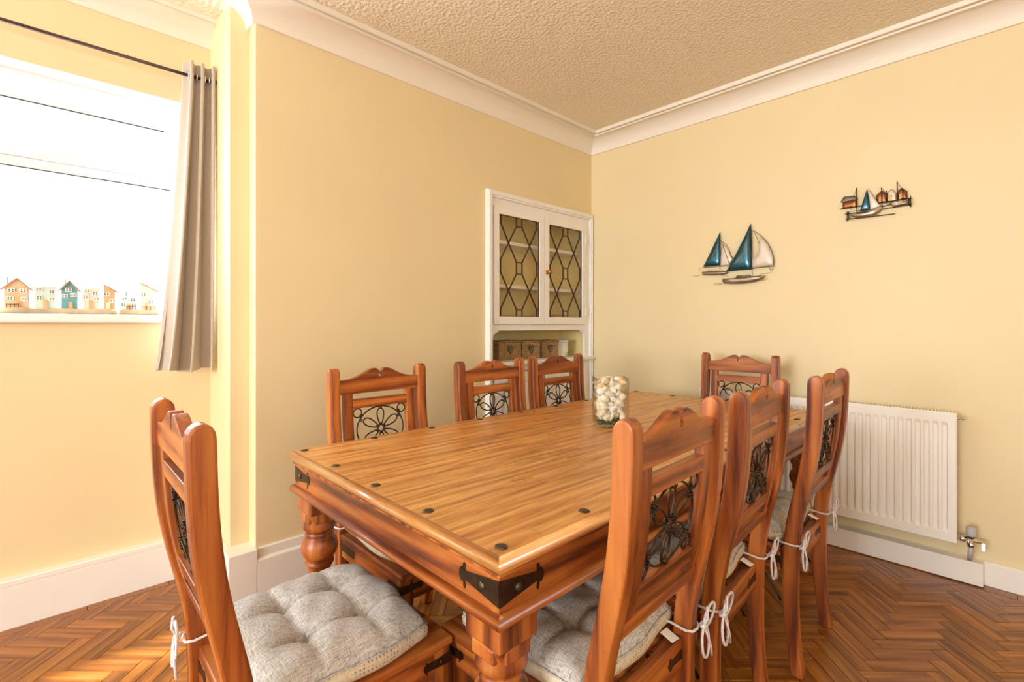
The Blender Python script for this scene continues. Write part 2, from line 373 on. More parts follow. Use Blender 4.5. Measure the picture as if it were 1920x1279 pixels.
# ---- herringbone parquet
LB, WB = .2288, .0572
s2 = math.sqrt(.5); RV = Vector((s2, -s2)); FV = Vector((s2, s2)); OFF = Vector((.045, .02))
def clip(poly, ax, c, keep_less):
    out = []
    for i in range(len(poly)):
        a, b = poly[i], poly[(i + 1) % len(poly)]
        ia = (a[ax] <= c) == keep_less; ib = (b[ax] <= c) == keep_less
        if ia: out.append(a)
        if ia != ib:
            t = (c - a[ax]) / (b[ax] - a[ax]); out.append(a + (b - a) * t)
    return out
def block_mesh(poly, along, zt=0.):
    """poly in local xy around centre with x along the grain; chamfered top"""
    n = len(poly); c = sum(poly, Vector((0, 0))) / n; g = .0007; ch = .0012
    def ins(k):
        r = []
        for i in range(n):
            a, b, d = poly[i - 1], poly[i], poly[(i + 1) % n]
            e0 = (b - a).normalized(); e1 = (d - b).normalized(); n0 = Vector((-e0.y, e0.x)); n1 = Vector((-e1.y, e1.x))
            r.append(b + (n0 + n1) / max(.3, 1 + n0.dot(n1)) * k)
        return r
    A, B_ = ins(g), ins(g + ch)
    vs = [(p.x, p.y, -.010) for p in A] + [(p.x, p.y, -.0012) for p in A] + [(p.x, p.y, 0) for p in B_]
    fs = [tuple(range(2 * n, 3 * n))]
    for k in (0, 1):
        for i in range(n): j = (i + 1) % n; fs.append((k * n + i, k * n + j, (k + 1) * n + j, (k + 1) * n + i))
    return vs, fs
def area2(p): return sum(p[i].x * p[(i + 1) % len(p)].y - p[(i + 1) % len(p)].x * p[i].y for i in range(len(p))) / 2
def add_uv(me, scale=1.):
    uv = me.uv_layers.new(name='UVMap')
    for lo in me.loops:
        v = me.vertices[lo.vertex_index].co; uv.data[lo.index].uv = (v.x, v.y)
full = [Vector((-LB / 2, -WB / 2)), Vector((LB / 2, -WB / 2)), Vector((LB / 2, WB / 2)), Vector((-LB / 2, WB / 2))]
blocks = []
for i in range(-120, 160):
    for j in range(-18, 20):
        o2 = OFF + RV * (i * WB + j * LB) + FV * (i * WB - j * LB)
        for kind in (0, 1):
            if kind == 0: c = o2 + RV * (LB / 2) + FV * (WB / 2); ang = -PI / 4
            else: c = o2 + RV * (LB + WB / 2) + FV * (WB - LB / 2); ang = PI / 4
            if not (-.75 < c.x < 3.3 and -.4 < c.y < 2.95): continue
            ca, sa = math.cos(ang), math.sin(ang)
            wp = [c + Vector((p.x * ca - p.y * sa, p.x * sa + p.y * ca)) for p in full]
            cp = clip(wp, 0, 3.045, True); cp = clip(cp, 1, 2.70, True) if cp else cp; cp = clip(cp, 0, -.6, False) if cp else cp; cp = clip(cp, 1, -.2, False) if cp else cp
            if len(cp) < 3 or area2(cp) < 2e-4: continue
            whole = len(cp) == 4 and abs(area2(cp) - LB * WB) < 1e-6
            lp = full if whole else [Vector(((p - c).x * ca + (p - c).y * sa, -(p - c).x * sa + (p - c).y * ca)) for p in cp]
            d = c.x * FW.x + c.y * FW.y; r = c.x * RT.x + c.y * RT.y
            vis = d > 1.45 and abs(r / max(d, .1)) < 1.13
            blocks.append((c, ang, whole, lp, d if vis else 99))
# border rows parallel to the walls
for k in range(-1, 11):
    y0 = k * .285; y1 = min(y0 + .285, 2.70)
    if y1 - y0 > .03:
        c = Vector((3.09, (y0 + y1) / 2)); h = (y1 - y0) / 2
        lp = [Vector((-h, -.045)), Vector((h, -.045)), Vector((h, .045)), Vector((-h, .045))]; blocks.append((c, PI / 2, False, lp, c.x * FW.x + c.y * FW.y))
for k in range(-2, 14):
    c = Vector((k * .285 - .02, 2.75)); lp = [Vector((-.1425, -.05)), Vector((.1425, -.05)), Vector((.1425, .05)), Vector((-.1425, .05))]
    if c.x < .8: blocks.append((c, 0, False, lp, c.x * FW.x + c.y * FW.y))
blocks.sort(key=lambda b: b[4])
wm = None; rest = MB(); ruv = []
for idx, (c, ang, whole, lp, d) in enumerate(blocks):
    vs, fs = block_mesh(lp, 0)
    dz = random.uniform(-.0004, 0)
    if idx < 296:
        if whole and wm: me = wm
        else:
            me = bpy.data.meshes.new('block'); me.from_pydata(vs, [], fs); me.materials.append(M['floor']); add_uv(me)
            if whole: wm = me
        o = bpy.data.objects.new('block', me); COL.objects.link(o); o.parent = fl; o.location = (c.x, c.y, dz); o.rotation_euler = (0, 0, ang)
    else:
        ca, sa = math.cos(ang), math.sin(ang); b0 = len(rest.v)
        rest.add([(c.x + x * ca - y * sa, c.y + x * sa + y * ca, z + dz) for x, y, z in vs], fs)
        ruv += [(x + idx * .37, y) for x, y, z in vs]
me = rest.mesh('blocks', M['floor']); uv = me.uv_layers.new(name='UVMap')
for lo in me.loops: uv.data[lo.index].uv = ruv[lo.vertex_index]
o = bpy.data.objects.new('blocks', me); COL.objects.link(o); o.parent = fl; o['kind'] = 'stuff'
# floor out of the picture
m = MB(); m.box(-4.4, -.6, -2.3, 2.75, -.012, 0).box(-.6, XF, -2.3, -.2, -.012, 0); o = m.build('boards', M['floor'], fl)
add_uv(o.data); o['kind'] = 'stuff'

# ---------------------------------------------------------------- built-in cupboard
cab = thing('corner_cupboard', (2.575, YL, 0), 0, 'white built-in cupboard in the corner with leaded glass doors above an open shelf', 'cupboard')
cx0, cy0 = 2.575, YL
def C_(mb, name, mat, bevel=0, par=None, label=None):
    mb.v = [(x - cx0, y - cy0, z) for x, y, z in mb.v]
    o = mb.build(name, mat, par or cab, bevel)
    if label: o['label'] = label
    return o
L0, L1, TT = 2.023, 3.131, 2.067
m = MB()   # architrave: stepped moulding
for (a, b, y) in ((0, .045, .022), (.008, .032, .030)):
    m.box(L0 + a, L0 + b, YL - y, YL + .02, 0 if a == 0 else .203, TT - a).box(L1 - b + .012, L1 - a, YL - y, YL + .02, 0 if a == 0 else .203, TT - a).box(L0 + b, L1 - b + .012, YL - y, YL + .02, TT - b, TT - a)
C_(m, 'architrave', M['cabwhite'], .003)
m = MB(); fy = YL - .004
m.box(L0 + .03, 2.084, fy, fy + .02, .93, TT - .03).box(3.046, L1 - .01, fy, fy + .02, .93, TT - .03).box(2.084, 3.046, fy, fy + .02, 1.972, TT - .03).box(2.084, 3.046, fy, fy + .02, 1.158, 1.198)
m.box(L0 + .03, 2.084, fy, fy + .02, 0, .93).box(3.046, L1 - .01, fy, fy + .02, 0, .93).box(2.084, 3.046, fy, fy + .02, .882, .93).box(2.55, 2.58, fy, fy + .02, .1, .882).box(2.084, 3.046, fy, fy + .02, 0, .1)
C_(m, 'face_frame', M['cabwhite'], .0015)
for s, xx in ((1, 2.084), (-1, 3.046)):   # shaped brackets under the upper rail
    pts = [(0, 1.16), (0, 1.105)] + [(.04 - .04 * math.cos(a), 1.105 + .04 * math.sin(a)) for a in [PI / 2 * i / 5 for i in range(1, 6)]] + [(.05, 1.16)]
    C_(MB().prism([(xx + s * p, z) for p, z in pts], lambda p, t: (p[0], t, p[1]), fy, fy + .02), 'bracket', M['cabwhite'])
BX0, BX1, BY = NX0 + .002, NX1 - .002, 2.65
m = MB(); m.box(BX0, BX1, BY, BY + .015, 0, 2.03).box(BX0, BX0 + .012, YL + .016, BY, 0, 2.03).box(BX1 - .012, BX1, YL + .016, BY, 0, 2.03).box(BX0, BX1, YL + .016, BY, 2.01, 2.03).box(BX0, BX1, YL + .016, BY, 1.165, 1.195)
C_(m, 'inside_lining', M['cabin'])
for z in (1.745, 1.447): C_(MB().box(BX0 + .012, BX1 - .012, YL + .06, BY, z, z + .024), 'shelf', M['cabwhite'], .002, label='white painted shelf')
C_(MB().box(2.035, 3.128, YL - .05, YL + .017, .925, .95).box(BX0 + .012, BX1 - .012, YL + .017, BY, .925, .95), 'counter', M['cabwhite'], .005)
# panes of one leaded door in unit coordinates (u right, v down)
R = [(.43, 0, .57, .09), (.43, .45, .57, .57), (.43, .93, .57, 1), (0, 0, .06, .085), (.94, 0, 1, .085), (0, .44, .05, .565), (.95, .44, 1, .565), (0, .93, .05, 1), (.95, .93, 1, 1)]
polys = [[(a, b), (c, b), (c, d), (a, d)] for a, b, c, d in R]
XA, XB, XC, XD = (.24, .27), (.76, .27), (.24, .745), (.76, .745)
polys += [[(.43, .09), (.57, .09), XB, (.57, .45), (.43, .45), XA], [(.43, .57), (.57, .57), XD, (.57, .93), (.43, .93), XC]]
polys += [[(.06, 0), (.43, 0), (.43, .09), XA, (.06, .085)], [(.57, 0), (.94, 0), (.94, .085), XB, (.57, .09)], [(.05, 1), (.05, .93), XC, (.43, .93), (.43, 1)], [(.57, 1), (.57, .93), XD, (.95, .93), (.95, 1)]]
polys += [[(0, .085), (.06, .085), XA, (.05, .44), (0, .44)], [(1, .085), (.94, .085), XB, (.95, .44), (1, .44)], [(0, .565), (.05, .565), XC, (.05, .93), (0, .93)], [(1, .565), (.95, .565), XD, (.95, .93), (1, .93)]]
polys += [[XA, (.43, .45), (.43, .57), XC, (.05, .565), (.05, .44)], [XB, (.95, .44), (.95, .565), XD, (.57, .57), (.57, .45)]]
for di, (x0, x1, g0, g1) in enumerate(((2.086, 2.563, 2.130, 2.515), (2.566, 3.044, 2.618, 3.000))):
    z0, z1, h0, h1 = 1.200, 1.969, 1.252, 1.922; ya, yb = YL - .016, YL + .006
    m = MB(); m.box(x0, g0, ya, yb, z0, z1).box(g1, x1, ya, yb, z0, z1).box(g0, g1, ya, yb, h1, z1).box(g0, g1, ya, yb, z0, h0)
    door = C_(m, 'glazed_door', M['cabwhite'], .002)
    UV = lambda p: (g0 + (g1 - g0) * p[0], h1 + (h0 - h1) * p[1])
    edges = set()
    for pg in polys:
        q = [UV(p) for p in pg]; cxx = sum(p[0] for p in q) / len(q); cz = sum(p[1] for p in q) / len(q)
        q2 = [(cxx + (p[0] - cxx) * .985, cz + (p[1] - cz) * .985) for p in q]
        C_(MB().prism(q2, lambda p, t: (p[0], t, p[1]), YL - .006, YL - .003), 'pane', M['pane'], par=door)
        for i in range(len(q)):
            a, b = q[i], q[(i + 1) % len(q)]; k = tuple(sorted([(round(a[0], 3), round(a[1], 3)), (round(b[0], 3), round(b[1], 3))])); edges.add(k)
    m = MB()
    for a, b in edges:
        d = Vector((b[0] - a[0], b[1] - a[1])); 
        if d.length < 1e-4: continue
        d.normalize(); n = Vector((-d.y, d.x)) * .0035; A = Vector(a); B2 = Vector(b)
        m.prism([A + n, A - n, B2 - n, B2 + n], lambda p, t: (p[0], t, p[1]), YL - .0085, YL - .0008)
    C_(m, 'lead_came', M['lead'], par=door)
    hx = x0 if di == 0 else x1
    for z in (1.30, 1.86): C_(MB().box(hx - .005, hx + .005, ya - .004, ya + .006, z - .03, z + .03), 'hinge', M['cabwhite'], .001, par=door)
    if di == 1:
        T = Matrix.Translation((2.592, ya, 1.573)) @ Matrix.Rotation(PI / 2, 4, 'X')
        C_(MB().lathe([(.001, 0), (.015, 0), (.015, .004), (.008, .007), (.006, .014), (.010, .018), (.017, .026), (.018, .033), (.013, .041), (.001, .044)], 16, T=T), 'knob', M['brass'], par=door)
for x0, x1 in ((2.086, 2.548), (2.582, 3.044)):
    m = MB(); m.box(x0, x0 + .06, fy - .016, fy, .102, .878).box(x1 - .06, x1, fy - .016, fy, .102, .878).box(x0 + .06, x1 - .06, fy - .016, fy, .81, .878).box(x0 + .06, x1 - .06, fy - .016, fy, .102, .17)
    d = C_(m, 'lower_door', M['cabwhite'], .002); C_(MB().box(x0 + .06, x1 - .06, fy - .008, fy - .001, .17, .81), 'panel', M['cabwhite'], par=d)

# things in the cupboard
def basket(x, y, rz, wd, dp, h, label):
    b = thing('wicker_basket', (x, y, .9505), rz, label, 'basket', 'wicker baskets on the cupboard shelf')
    m = MB(); t = .008
    m.box(-wd / 2, wd / 2, -dp / 2, -dp / 2 + t, 0, h).box(-wd / 2, wd / 2, dp / 2 - t, dp / 2, 0, h).box(-wd / 2, -wd / 2 + t, -dp / 2 + t, dp / 2 - t, 0, h).box(wd / 2 - t, wd / 2, -dp / 2 + t, dp / 2 - t, 0, h).box(-wd / 2 + t, wd / 2 - t, -dp / 2 + t, dp / 2 - t, 0, .006)
    m.build('body', M['wicker'], b, .004)
    m = MB()
    for k in range(2):
        z = h - .002 + .006 * k; pts = [(-wd / 2, -dp / 2, z), (0, -dp / 2 - .002, z + .003), (wd / 2, -dp / 2, z), (wd / 2, dp / 2, z + .002), (0, dp / 2, z), (-wd / 2, dp / 2, z + .004)]
        m.tube(pts, .005, 6, True)
    r = m.build('rim', M['wicker'], b)
    hp = [(0, -.024), (.012, -.009), (.021, .006), (.019, .018), (.011, .022), (.004, .019), (0, .012), (-.004, .019), (-.011, .022), (-.019, .018), (-.021, .006), (-.012, -.009)]
    MB().prism([(p * 1.05, h * .56 + q * 1.25) for p, q in hp], lambda p, t: (p[0], t, p[1]), -dp / 2 - .004, -dp / 2 + .001).build('heart', M['slate'], b)['label'] = 'dark heart plaque'
    m = MB(); m.tube([(p * 1.12, -dp / 2 - .002, h * .56 + q * 1.32) for p, q in hp], .002, 5, True); m.build('heart_rim', M['darkwire'], b)
basket(2.325, 2.51, math.radians(-4), .20, .15, .125, 'largest wicker basket with heart plaque, leftmost on the cupboard shelf')
basket(2.535, 2.50, math.radians(-10), .165, .14, .12, 'middle wicker basket of the three heart plaque baskets')
basket(2.745, 2.50, math.radians(-12), .155, .14, .118, 'wicker basket with heart plaque beside the white canister')
cn = thing('canister', (2.915, 2.50, .9505), 0, 'cream cylindrical canister right of the wicker baskets', 'canister')
MB().lathe([(.001, 0), (.066, 0), (.068, .004), (.068, .110), (.001, .111)], 32).build('body', M['stonewhite'], cn)
MB().lathe([(.001, .111), (.071, .111), (.071, .124), (.060, .127), (.001, .127)], 32).build('lid', M['stonewhite'], cn)
m = MB(); m.tube([(2.925 + .045 * math.cos(a), 2.405 + .004 * math.sin(2 * a), .972 + .019 * math.sin(a) + .012 * math.sin(2 * a) * .4) for a in [2 * PI * k / 24 for k in range(24)]], .0018, 6, True)
m.tube([(2.965, 2.405, .969), (2.995, 2.40, .958), (3.02, 2.40, .953)], .0018, 6)
tag(m.build('wire_ornament', M['silver']), 'small wire loop ornament leaning in front of the cream canister', 'ornament')
m = MB(); m.prism([(2.085, .951), (2.14, .951), (2.125, .985), (2.10, 1.03), (2.088, 1.035)], lambda p, t: (p[0], t, p[1]), 2.42, 2.432)
m.prism([(2.09, .951), (2.15, .951), (2.13, .99), (2.105, 1.02)], lambda p, t: (p[0], t, p[1]), 2.434, 2.444)
tag(m.build('folded_card', M['napkin'], bevel=.002), 'pale folded card standing at the left end of the cupboard shelf', 'card')
def wire_basket(x, y, w, d, h, label):
    b = thing('wire_basket', (x, y, 1.1955), 0, label, 'basket', 'wire baskets inside the glazed cupboard')
    m = MB()
    for z in (.003, h / 2, h): m.tube([(-w / 2, -d / 2, z), (w / 2, -d / 2, z), (w / 2, d / 2, z), (-w / 2, d / 2, z)], .0022, 5, True)
    n = int(w / .022)
    for i in range(n + 1):
        xx = -w / 2 + w * i / n; m.tube([(xx, -d / 2, h), (xx, -d / 2, .003), (xx, d / 2, .003), (xx, d / 2, h)], .0012, 4)
    m.build('wirework', M['goldwire'], b)
wire_basket(2.80, 2.50, .26, .14, .075, 'wire basket behind the right leaded door')
wire_basket(2.42, 2.52, .16, .12, .06, 'smaller wire basket behind the left leaded door')

# ---------------------------------------------------------------- radiator
RY0, RY1, RZ0, RZ1 = .194, 1.415, .188, .79
rad = thing('radiator', (3.06, .80, .14), 0, 'white ribbed panel radiator low on the far wall', 'radiator')
def R_(mb, name, mat, bevel=0, par=None, label=None):
    mb.v = [(x - 3.06, y - .80, z - .14) for x, y, z in mb.v]; o = mb.build(name, mat, par or rad, bevel)
    if label: o['label'] = label
    return o
def radpanel(y_, z_, x_): pass
n = 36; pitch = (RY1 - RY0 - .05) / n; ys = []
for i in range(n):
    c = RY0 + .025 + pitch * (i + .5)
    ys += [(c - pitch * .5, 0), (c - pitch * .36, 0), (c - pitch * .22, 1), (c + pitch * .22, 1), (c + pitch * .36, 0)]
ys = [(RY0, -.35), (RY0 + .004, 0)] + ys + [(RY1 - .004, 0), (RY1, -.35)]
zs = [(RZ0, 0, -.35), (RZ0 + .004, 0, 0), (RZ0 + .045, 0, 0), (RZ0 + .062, 1, 0), (RZ1 - .062, 1, 0), (RZ1 - .045, 0, 0), (RZ1 - .004, 0, 0), (RZ1, 0, -.35)]
vs = []; 
for z, k, e in zs:
    for y, g in ys: vs.append((3.022 + (.007 * g * k if g > 0 else -.007 * g) - .007 * e, y, z))
m = MB(); ny = len(ys); m.add(vs, [(j * ny + i, (j + 1) * ny + i, (j + 1) * ny + i + 1, j * ny + i + 1) for j in range(len(zs) - 1) for i in range(ny - 1)])
pan = R_(m, 'front_panel', M['radiator']); sm = pan.modifiers.new('solid', 'SOLIDIFY'); sm.thickness = .0015; sm.offset = 0
m = MB(); m.box(3.026, 3.09, RY0 + .002, RY0 + .006, RZ0 + .01, RZ1 - .002).box(3.026, 3.09, RY1 - .006, RY1 - .002, RZ0 + .01, RZ1 - .002)
R_(m, 'side_panel', M['radiator'])
R_(MB().box(3.084, 3.09, RY0 + .01, RY1 - .01, RZ0 + .01, RZ1 - .01), 'back_panel', M['radiator'])
m = MB()
k = 0; y = RY0 + .012
while y < RY1 - .012: m.box(3.028, 3.088, y, y + .006, RZ1 - .006, RZ1 + .001); y += .0125
R_(m, 'top_grille', M['radiator'])
R_(MB().box(3.055, 3.0555, RY0 + .01, RY1 - .01, RZ0 + .02, RZ1 - .03), 'inner_fins', M['rubber'])
T = Matrix.Translation((3.045, RY0, .765)) @ Matrix.Rotation(PI / 2, 4, 'X')
R_(MB().lathe([(.001, 0), (.010, 0), (.010, .008), (.006, .010), (.006, .016), (.010, .018), (.009, .024), (.001, .026)], 12, T=T), 'bleed_valve', M['chrome'])
T = Matrix.Translation((3.045, RY0, .214)) @ Matrix.Rotation(PI / 2, 4, 'X')
vb = R_(MB().lathe([(.001, -.004), (.010, -.004), (.010, .008), (.015, .010), (.015, .026), (.010, .028), (.010, .070), (.007, .072), (.008, .092), (.001, .094)], 14, T=T).lathe([(.001, -.03), (.015, -.03), (.015, -.014), (.012, -.012), (.012, .016), (.001, .016)], 14, (3.045, .147, .214)).box(3.036, 3.046, .100, .112, .180, .214), 'valve', M['chrome'])
R_(MB().lathe([(.001, 0), (.016, 0), (.0165, .006), (.0165, .008)], 16, (3.045, .147, .228)), 'collar', M['black'], par=None)
R_(MB().lathe([(.001, 0), (.018, 0), (.0185, .004), (.0185, .036), (.015, .042), (.001, .043)], 20, (3.045, .147, .233)), 'valve_cap', M['greyplastic'])
R_(MB().tube([(3.045, .147, .19), (3.045, .150, .15), (3.09, .153, .107)], .0095, 10), 'pipe', M['greyplastic'])
m = MB(); m.box(3.088, XF - .0005, .35, .38, .25, .74).box(3.088, XF - .0005, 1.22, 1.25, .25, .74); R_(m, 'bracket', M['radiator'])

# ---------------------------------------------------------------- dining table
TX0, TX1, TY0, TY1 = .590, 2.752, .650, 1.718
tcx, tcy = (TX0 + TX1) / 2, (TY0 + TY1) / 2
tab = thing('dining_table', (tcx, tcy, 0), 0, 'long heavy wooden dining table with iron corner straps and turned legs', 'table')
def T_(mb, name, mat, bevel=0, par=None, seg=2):
    mb.v = [(x - tcx, y - tcy, z) for x, y, z in mb.v]; return mb.build(name, mat, par or tab, bevel, seg=seg)
def mitred(name, x0, x1, y0, y1, prof, mats, bevel=0):
    """four mitred runs round a rectangle; prof = (inset, z) polygon"""
    cs = [(x0, y0, 1, 1), (x1, y0, -1, 1), (x1, y1, -1, -1), (x0, y1, 1, -1)]
    for i in range(4):
        rings = [[(c[0] + c[2] * p, c[1] + c[3] * p, z) for p, z in prof] for c in (cs[i], cs[(i + 1) % 4])]
        m = MB(); m.loft(rings, len(prof), True, True)
        for q in range(len(m.f) - 2, len(m.f)): m.sm[q] = False
        T_(m, name, M[mats[i % 2]])
def bull(w, z0, z1, n=8): return [(w, z0)] + [((z1 - z0) / 2 * (1 - math.cos(a)) * .8, (z0 + z1) / 2 + (z1 - z0) / 2 * math.sin(a)) for a in [-PI / 2 + PI * k / n for k in range(n + 1)]][::-1][::-1] + [(w, z1)]
T_(MB().box(TX0 + .0155, TX1 - .0155, TY0 + .0155, TY1 - .0155, .737, .770), 'tabletop', M['top'])
mitred('edge_moulding', TX0, TX1, TY0, TY1, [(.0157, .7372)] + [(.0145 - .0145 * math.cos(a) ** .8, .7535 + .0164 * math.sin(a)) for a in [-1.5 + 3. * k / 10 for k in range(11)]] + [(.0157, .7699)], ('topx', 'topy'))
T_(MB().box(TX0 + .012, TX1 - .012, TY0 + .012, TY1 - .012, .728, .737), 'under_moulding', M['wx'], .003)
I = .020
for a, b, c, d, mt in ((TX0 + I, TX1 - I, TY0 + I, TY0 + I + .025, 'wx'), (TX0 + I, TX1 - I, TY1 - I - .025, TY1 - I, 'wx'), (TX0 + I, TX0 + I + .025, TY0 + I + .025, TY1 - I - .025, 'wy'), (TX1 - I - .025, TX1 - I, TY0 + I + .025, TY1 - I - .025, 'wy')):
    T_(MB().box(a, b, c, d, .655, .728), 'apron', M[mt])
mitred('lower_moulding', TX0 + .004, TX1 - .004, TY0 + .004, TY1 - .004, [(.05, .630)] + [(.0125 - .0125 * math.cos(a) ** .8, .643 + .0128 * math.sin(a)) for a in [-1.5 + 3. * k / 10 for k in range(11)]] + [(.05, .656)], ('wx', 'wy'))
# iron corner straps
def corner_strap(par, conv, cx, cy, sx, sy, L, hc, h1, zc, fs, rv, name='corner_strap', Ly=None):
    """two tapering wings meeting at the corner, each ending in a disc with a curl above and below"""
    m = MB(); t = .0022
    def disc(c, rx, rz, n=12): return [(c[0] + rx * math.cos(2 * PI * k / n), c[1] + rz * math.sin(2 * PI * k / n)) for k in range(n)]
    for ax, LL in ((0, L), (1, Ly or L)):
        pgs = [[(0, zc - hc / 2), (LL, zc - h1 / 2), (LL, zc + h1 / 2), (0, zc + hc / 2)], disc((LL + fs * .28, zc), fs * .42, fs * .62),
               disc((LL + fs * .02, zc + fs * .80), fs * .17, fs * .24, 8), disc((LL + fs * .0, zc - fs * .92), fs * .14, fs * .26, 8),
               [(LL - fs * .05, zc - fs * .95), (LL + fs * .16, zc - fs * .9), (LL + fs * .2, zc + fs * .8), (LL - fs * .1, zc + fs * .8)]]
        for q_, pg in enumerate(pgs):
            tt = t - .0002 * (q_ > 0) * (q_ - .5)
            if ax == 0: fn = lambda p, q: (cx + sx * p[0], cy - sy * q, p[1])
            else: fn = lambda p, q: (cx - sx * q, cy + sy * p[0], p[1])
            m.prism(pg, fn, 0, tt)
    s = conv(m, name, M['iron'], 0)
    for ax in (0, 1):
        p = (cx + sx * L * .45, cy - sy * .002, zc) if ax == 0 else (cx - sx * .002, cy + sy * L * .45, zc)
        T = Matrix.Translation(p) @ (Matrix.Rotation(PI / 2 * sy, 4, 'X') if ax == 0 else Matrix.Rotation(-PI / 2 * sx, 4, 'Y'))
        conv(MB().lathe([(.0001, 0), (rv, 0), (rv * .85, rv * .35), (rv * .4, rv * .55), (.0001, rv * .6)], 12, T=T), 'rivet', M['stud'], 0, s)
    return s
cvt = lambda mb, name, mat, bv=0, par=None: T_(mb, name, mat, bv, par)
for cx, sx in ((TX0 + I, 1), (TX1 - I, -1)):
    for cy, sy in ((TY0 + I, 1), (TY1 - I, -1)): corner_strap(tab, cvt, cx, cy, sx, sy, .104, .050, .017, .694, .024, .009)
sx_ = [.632 + .2595 * i for i in range(9)]; sy_ = [.690 + .2475 * i for i in range(5)]
for i, x in enumerate(sx_):
    for j, y in enumerate(sy_):
        if i in (0, 8) or j in (0, 4):
            T_(MB().lathe([(.0001, .7698), (.0135, .7698), (.0125, .7722), (.007, .7735), (.0001, .7738)], 16, (x, y, 0)), 'stud', M['stud'])
def sq_ring(cx, cy, z, s, q, n=32):
    r = []
    for k in range(n):
        a = 2 * PI * (k + .5) / n; c, s_ = math.cos(a), math.sin(a)
        rs = s / max(abs(c), abs(s_)); rr = s * (1 - q) + rs * q; rr = min(rr, s * (1.0 + .40 * q)); r.append((cx + rr * c, cy + rr * s_, z))
    return r
prof = [(.575, .051, .95), (.566, .050, .8), (.555, .0485, .55), (.545, .050, .25), (.530, .055, 0), (.518, .054, 0), (.508, .046, 0), (.504, .043, 0), (.500, .046, 0), (.495, .047, 0), (.490, .043, 0), (.484, .046, 0),
        (.470, .055, 0), (.450, .060, 0), (.430, .056, 0), (.415, .046, 0), (.408, .042, 0), (.402, .046, 0), (.396, .047, 0), (.388, .041, 0), (.375, .035, 0), (.34, .033, 0), (.29, .040, 0), (.24, .048, 0), (.20, .050, 0), (.165, .044, 0), (.150, .036, 0), (.143, .042, 0), (.134, .045, 0), (.125, .041, 0), (.117, .035, 0), (.105, .045, 0), (.085, .052, 0), (.055, .052, 0), (.035, .044, 0), (.028, .046, 0), (.008, .048, 0), (0, .046, 0)]
for cx in (TX0 + .078, TX1 - .078):
    for cy in (TY0 + .078, TY1 - .078):
        m = MB(); m.loft([sq_ring(cx, cy, z, s, q) for z, s, q in prof[::-1]], 32); lg = T_(m, 'leg', M['wz'])
        hb = MB(); hb.box(cx - .053, cx + .053, cy - .053, cy + .053, .571, .631)
        for a, b in ((1, 0), (-1, 0), (0, 1), (0, -1)): hb.box(cx + a * .040 - (.012 if a else .034), cx + a * .040 + (.012 if a else .034), cy + b * .040 - (.012 if b else .034), cy + b * .040 + (.012 if b else .034), .541, .573)
        T_(hb, 'square_head', M['wz'], .005, par=lg)
        T_(MB().box(cx - .035, cx + .035, cy - .035, cy + .035, .628, .660), 'leg_block', M['wz'], par=lg)

# ---------------------------------------------------------------- dining chair (front +y), origin on the floor
def yc(z):   # rear post centre line
    pts = [(0, -.242), (.12, -.226), (.25, -.219), (.40, -.220), (.50, -.227), (.58, -.242), (.66, -.261), (.74, -.277), (.82, -.287), (.90, -.292), (1.03, -.295)]
    for (a, b), (c, d) in zip(pts, pts[1:]):
        if z <= c:
            t = (z - a) / (c - a); return b + (d - b) * t
    return pts[-1][1]
HT_ = 1.028
def post_outline():
    zs = [0, .04, .08, .12, .16, .2, .25, .3, .36, .43, .48, .52, .56, .6, .64, .68, .72, .76, .80, .84, .88, .92, .96, .99]
    hd = lambda z: .0185 + .0045 * min(1, z / .3)
    ya = lambda z: (yc(z - .03) + yc(z) + yc(z + .03)) / 3 if .03 < z < .98 else yc(z)
    f = [(ya(z) + hd(z), z) for z in zs]; b = [(ya(z) - hd(z), z) for z in zs]
    c = yc(1.0); top = [(c + .0225 * math.cos(a), HT_ - .026 + .026 * math.sin(a)) for a in [PI * k / 8 for k in range(0, 9)]]
    return f + top + b[::-1]
PO = post_outline()
def rail(m, x0, x1, z0, z1, th=.024, back=0):
    n = 2
    pts = []
    a = yc(z0); b = yc(z1)
    for x in (x0, x1): pts.append([(x, a - th / 2 + back, z0), (x, a + th / 2 + back, z0), (x, b + th / 2 + back, z1), (x, b - th / 2 + back, z1)])
    m.loft(pts, 4, True, False)
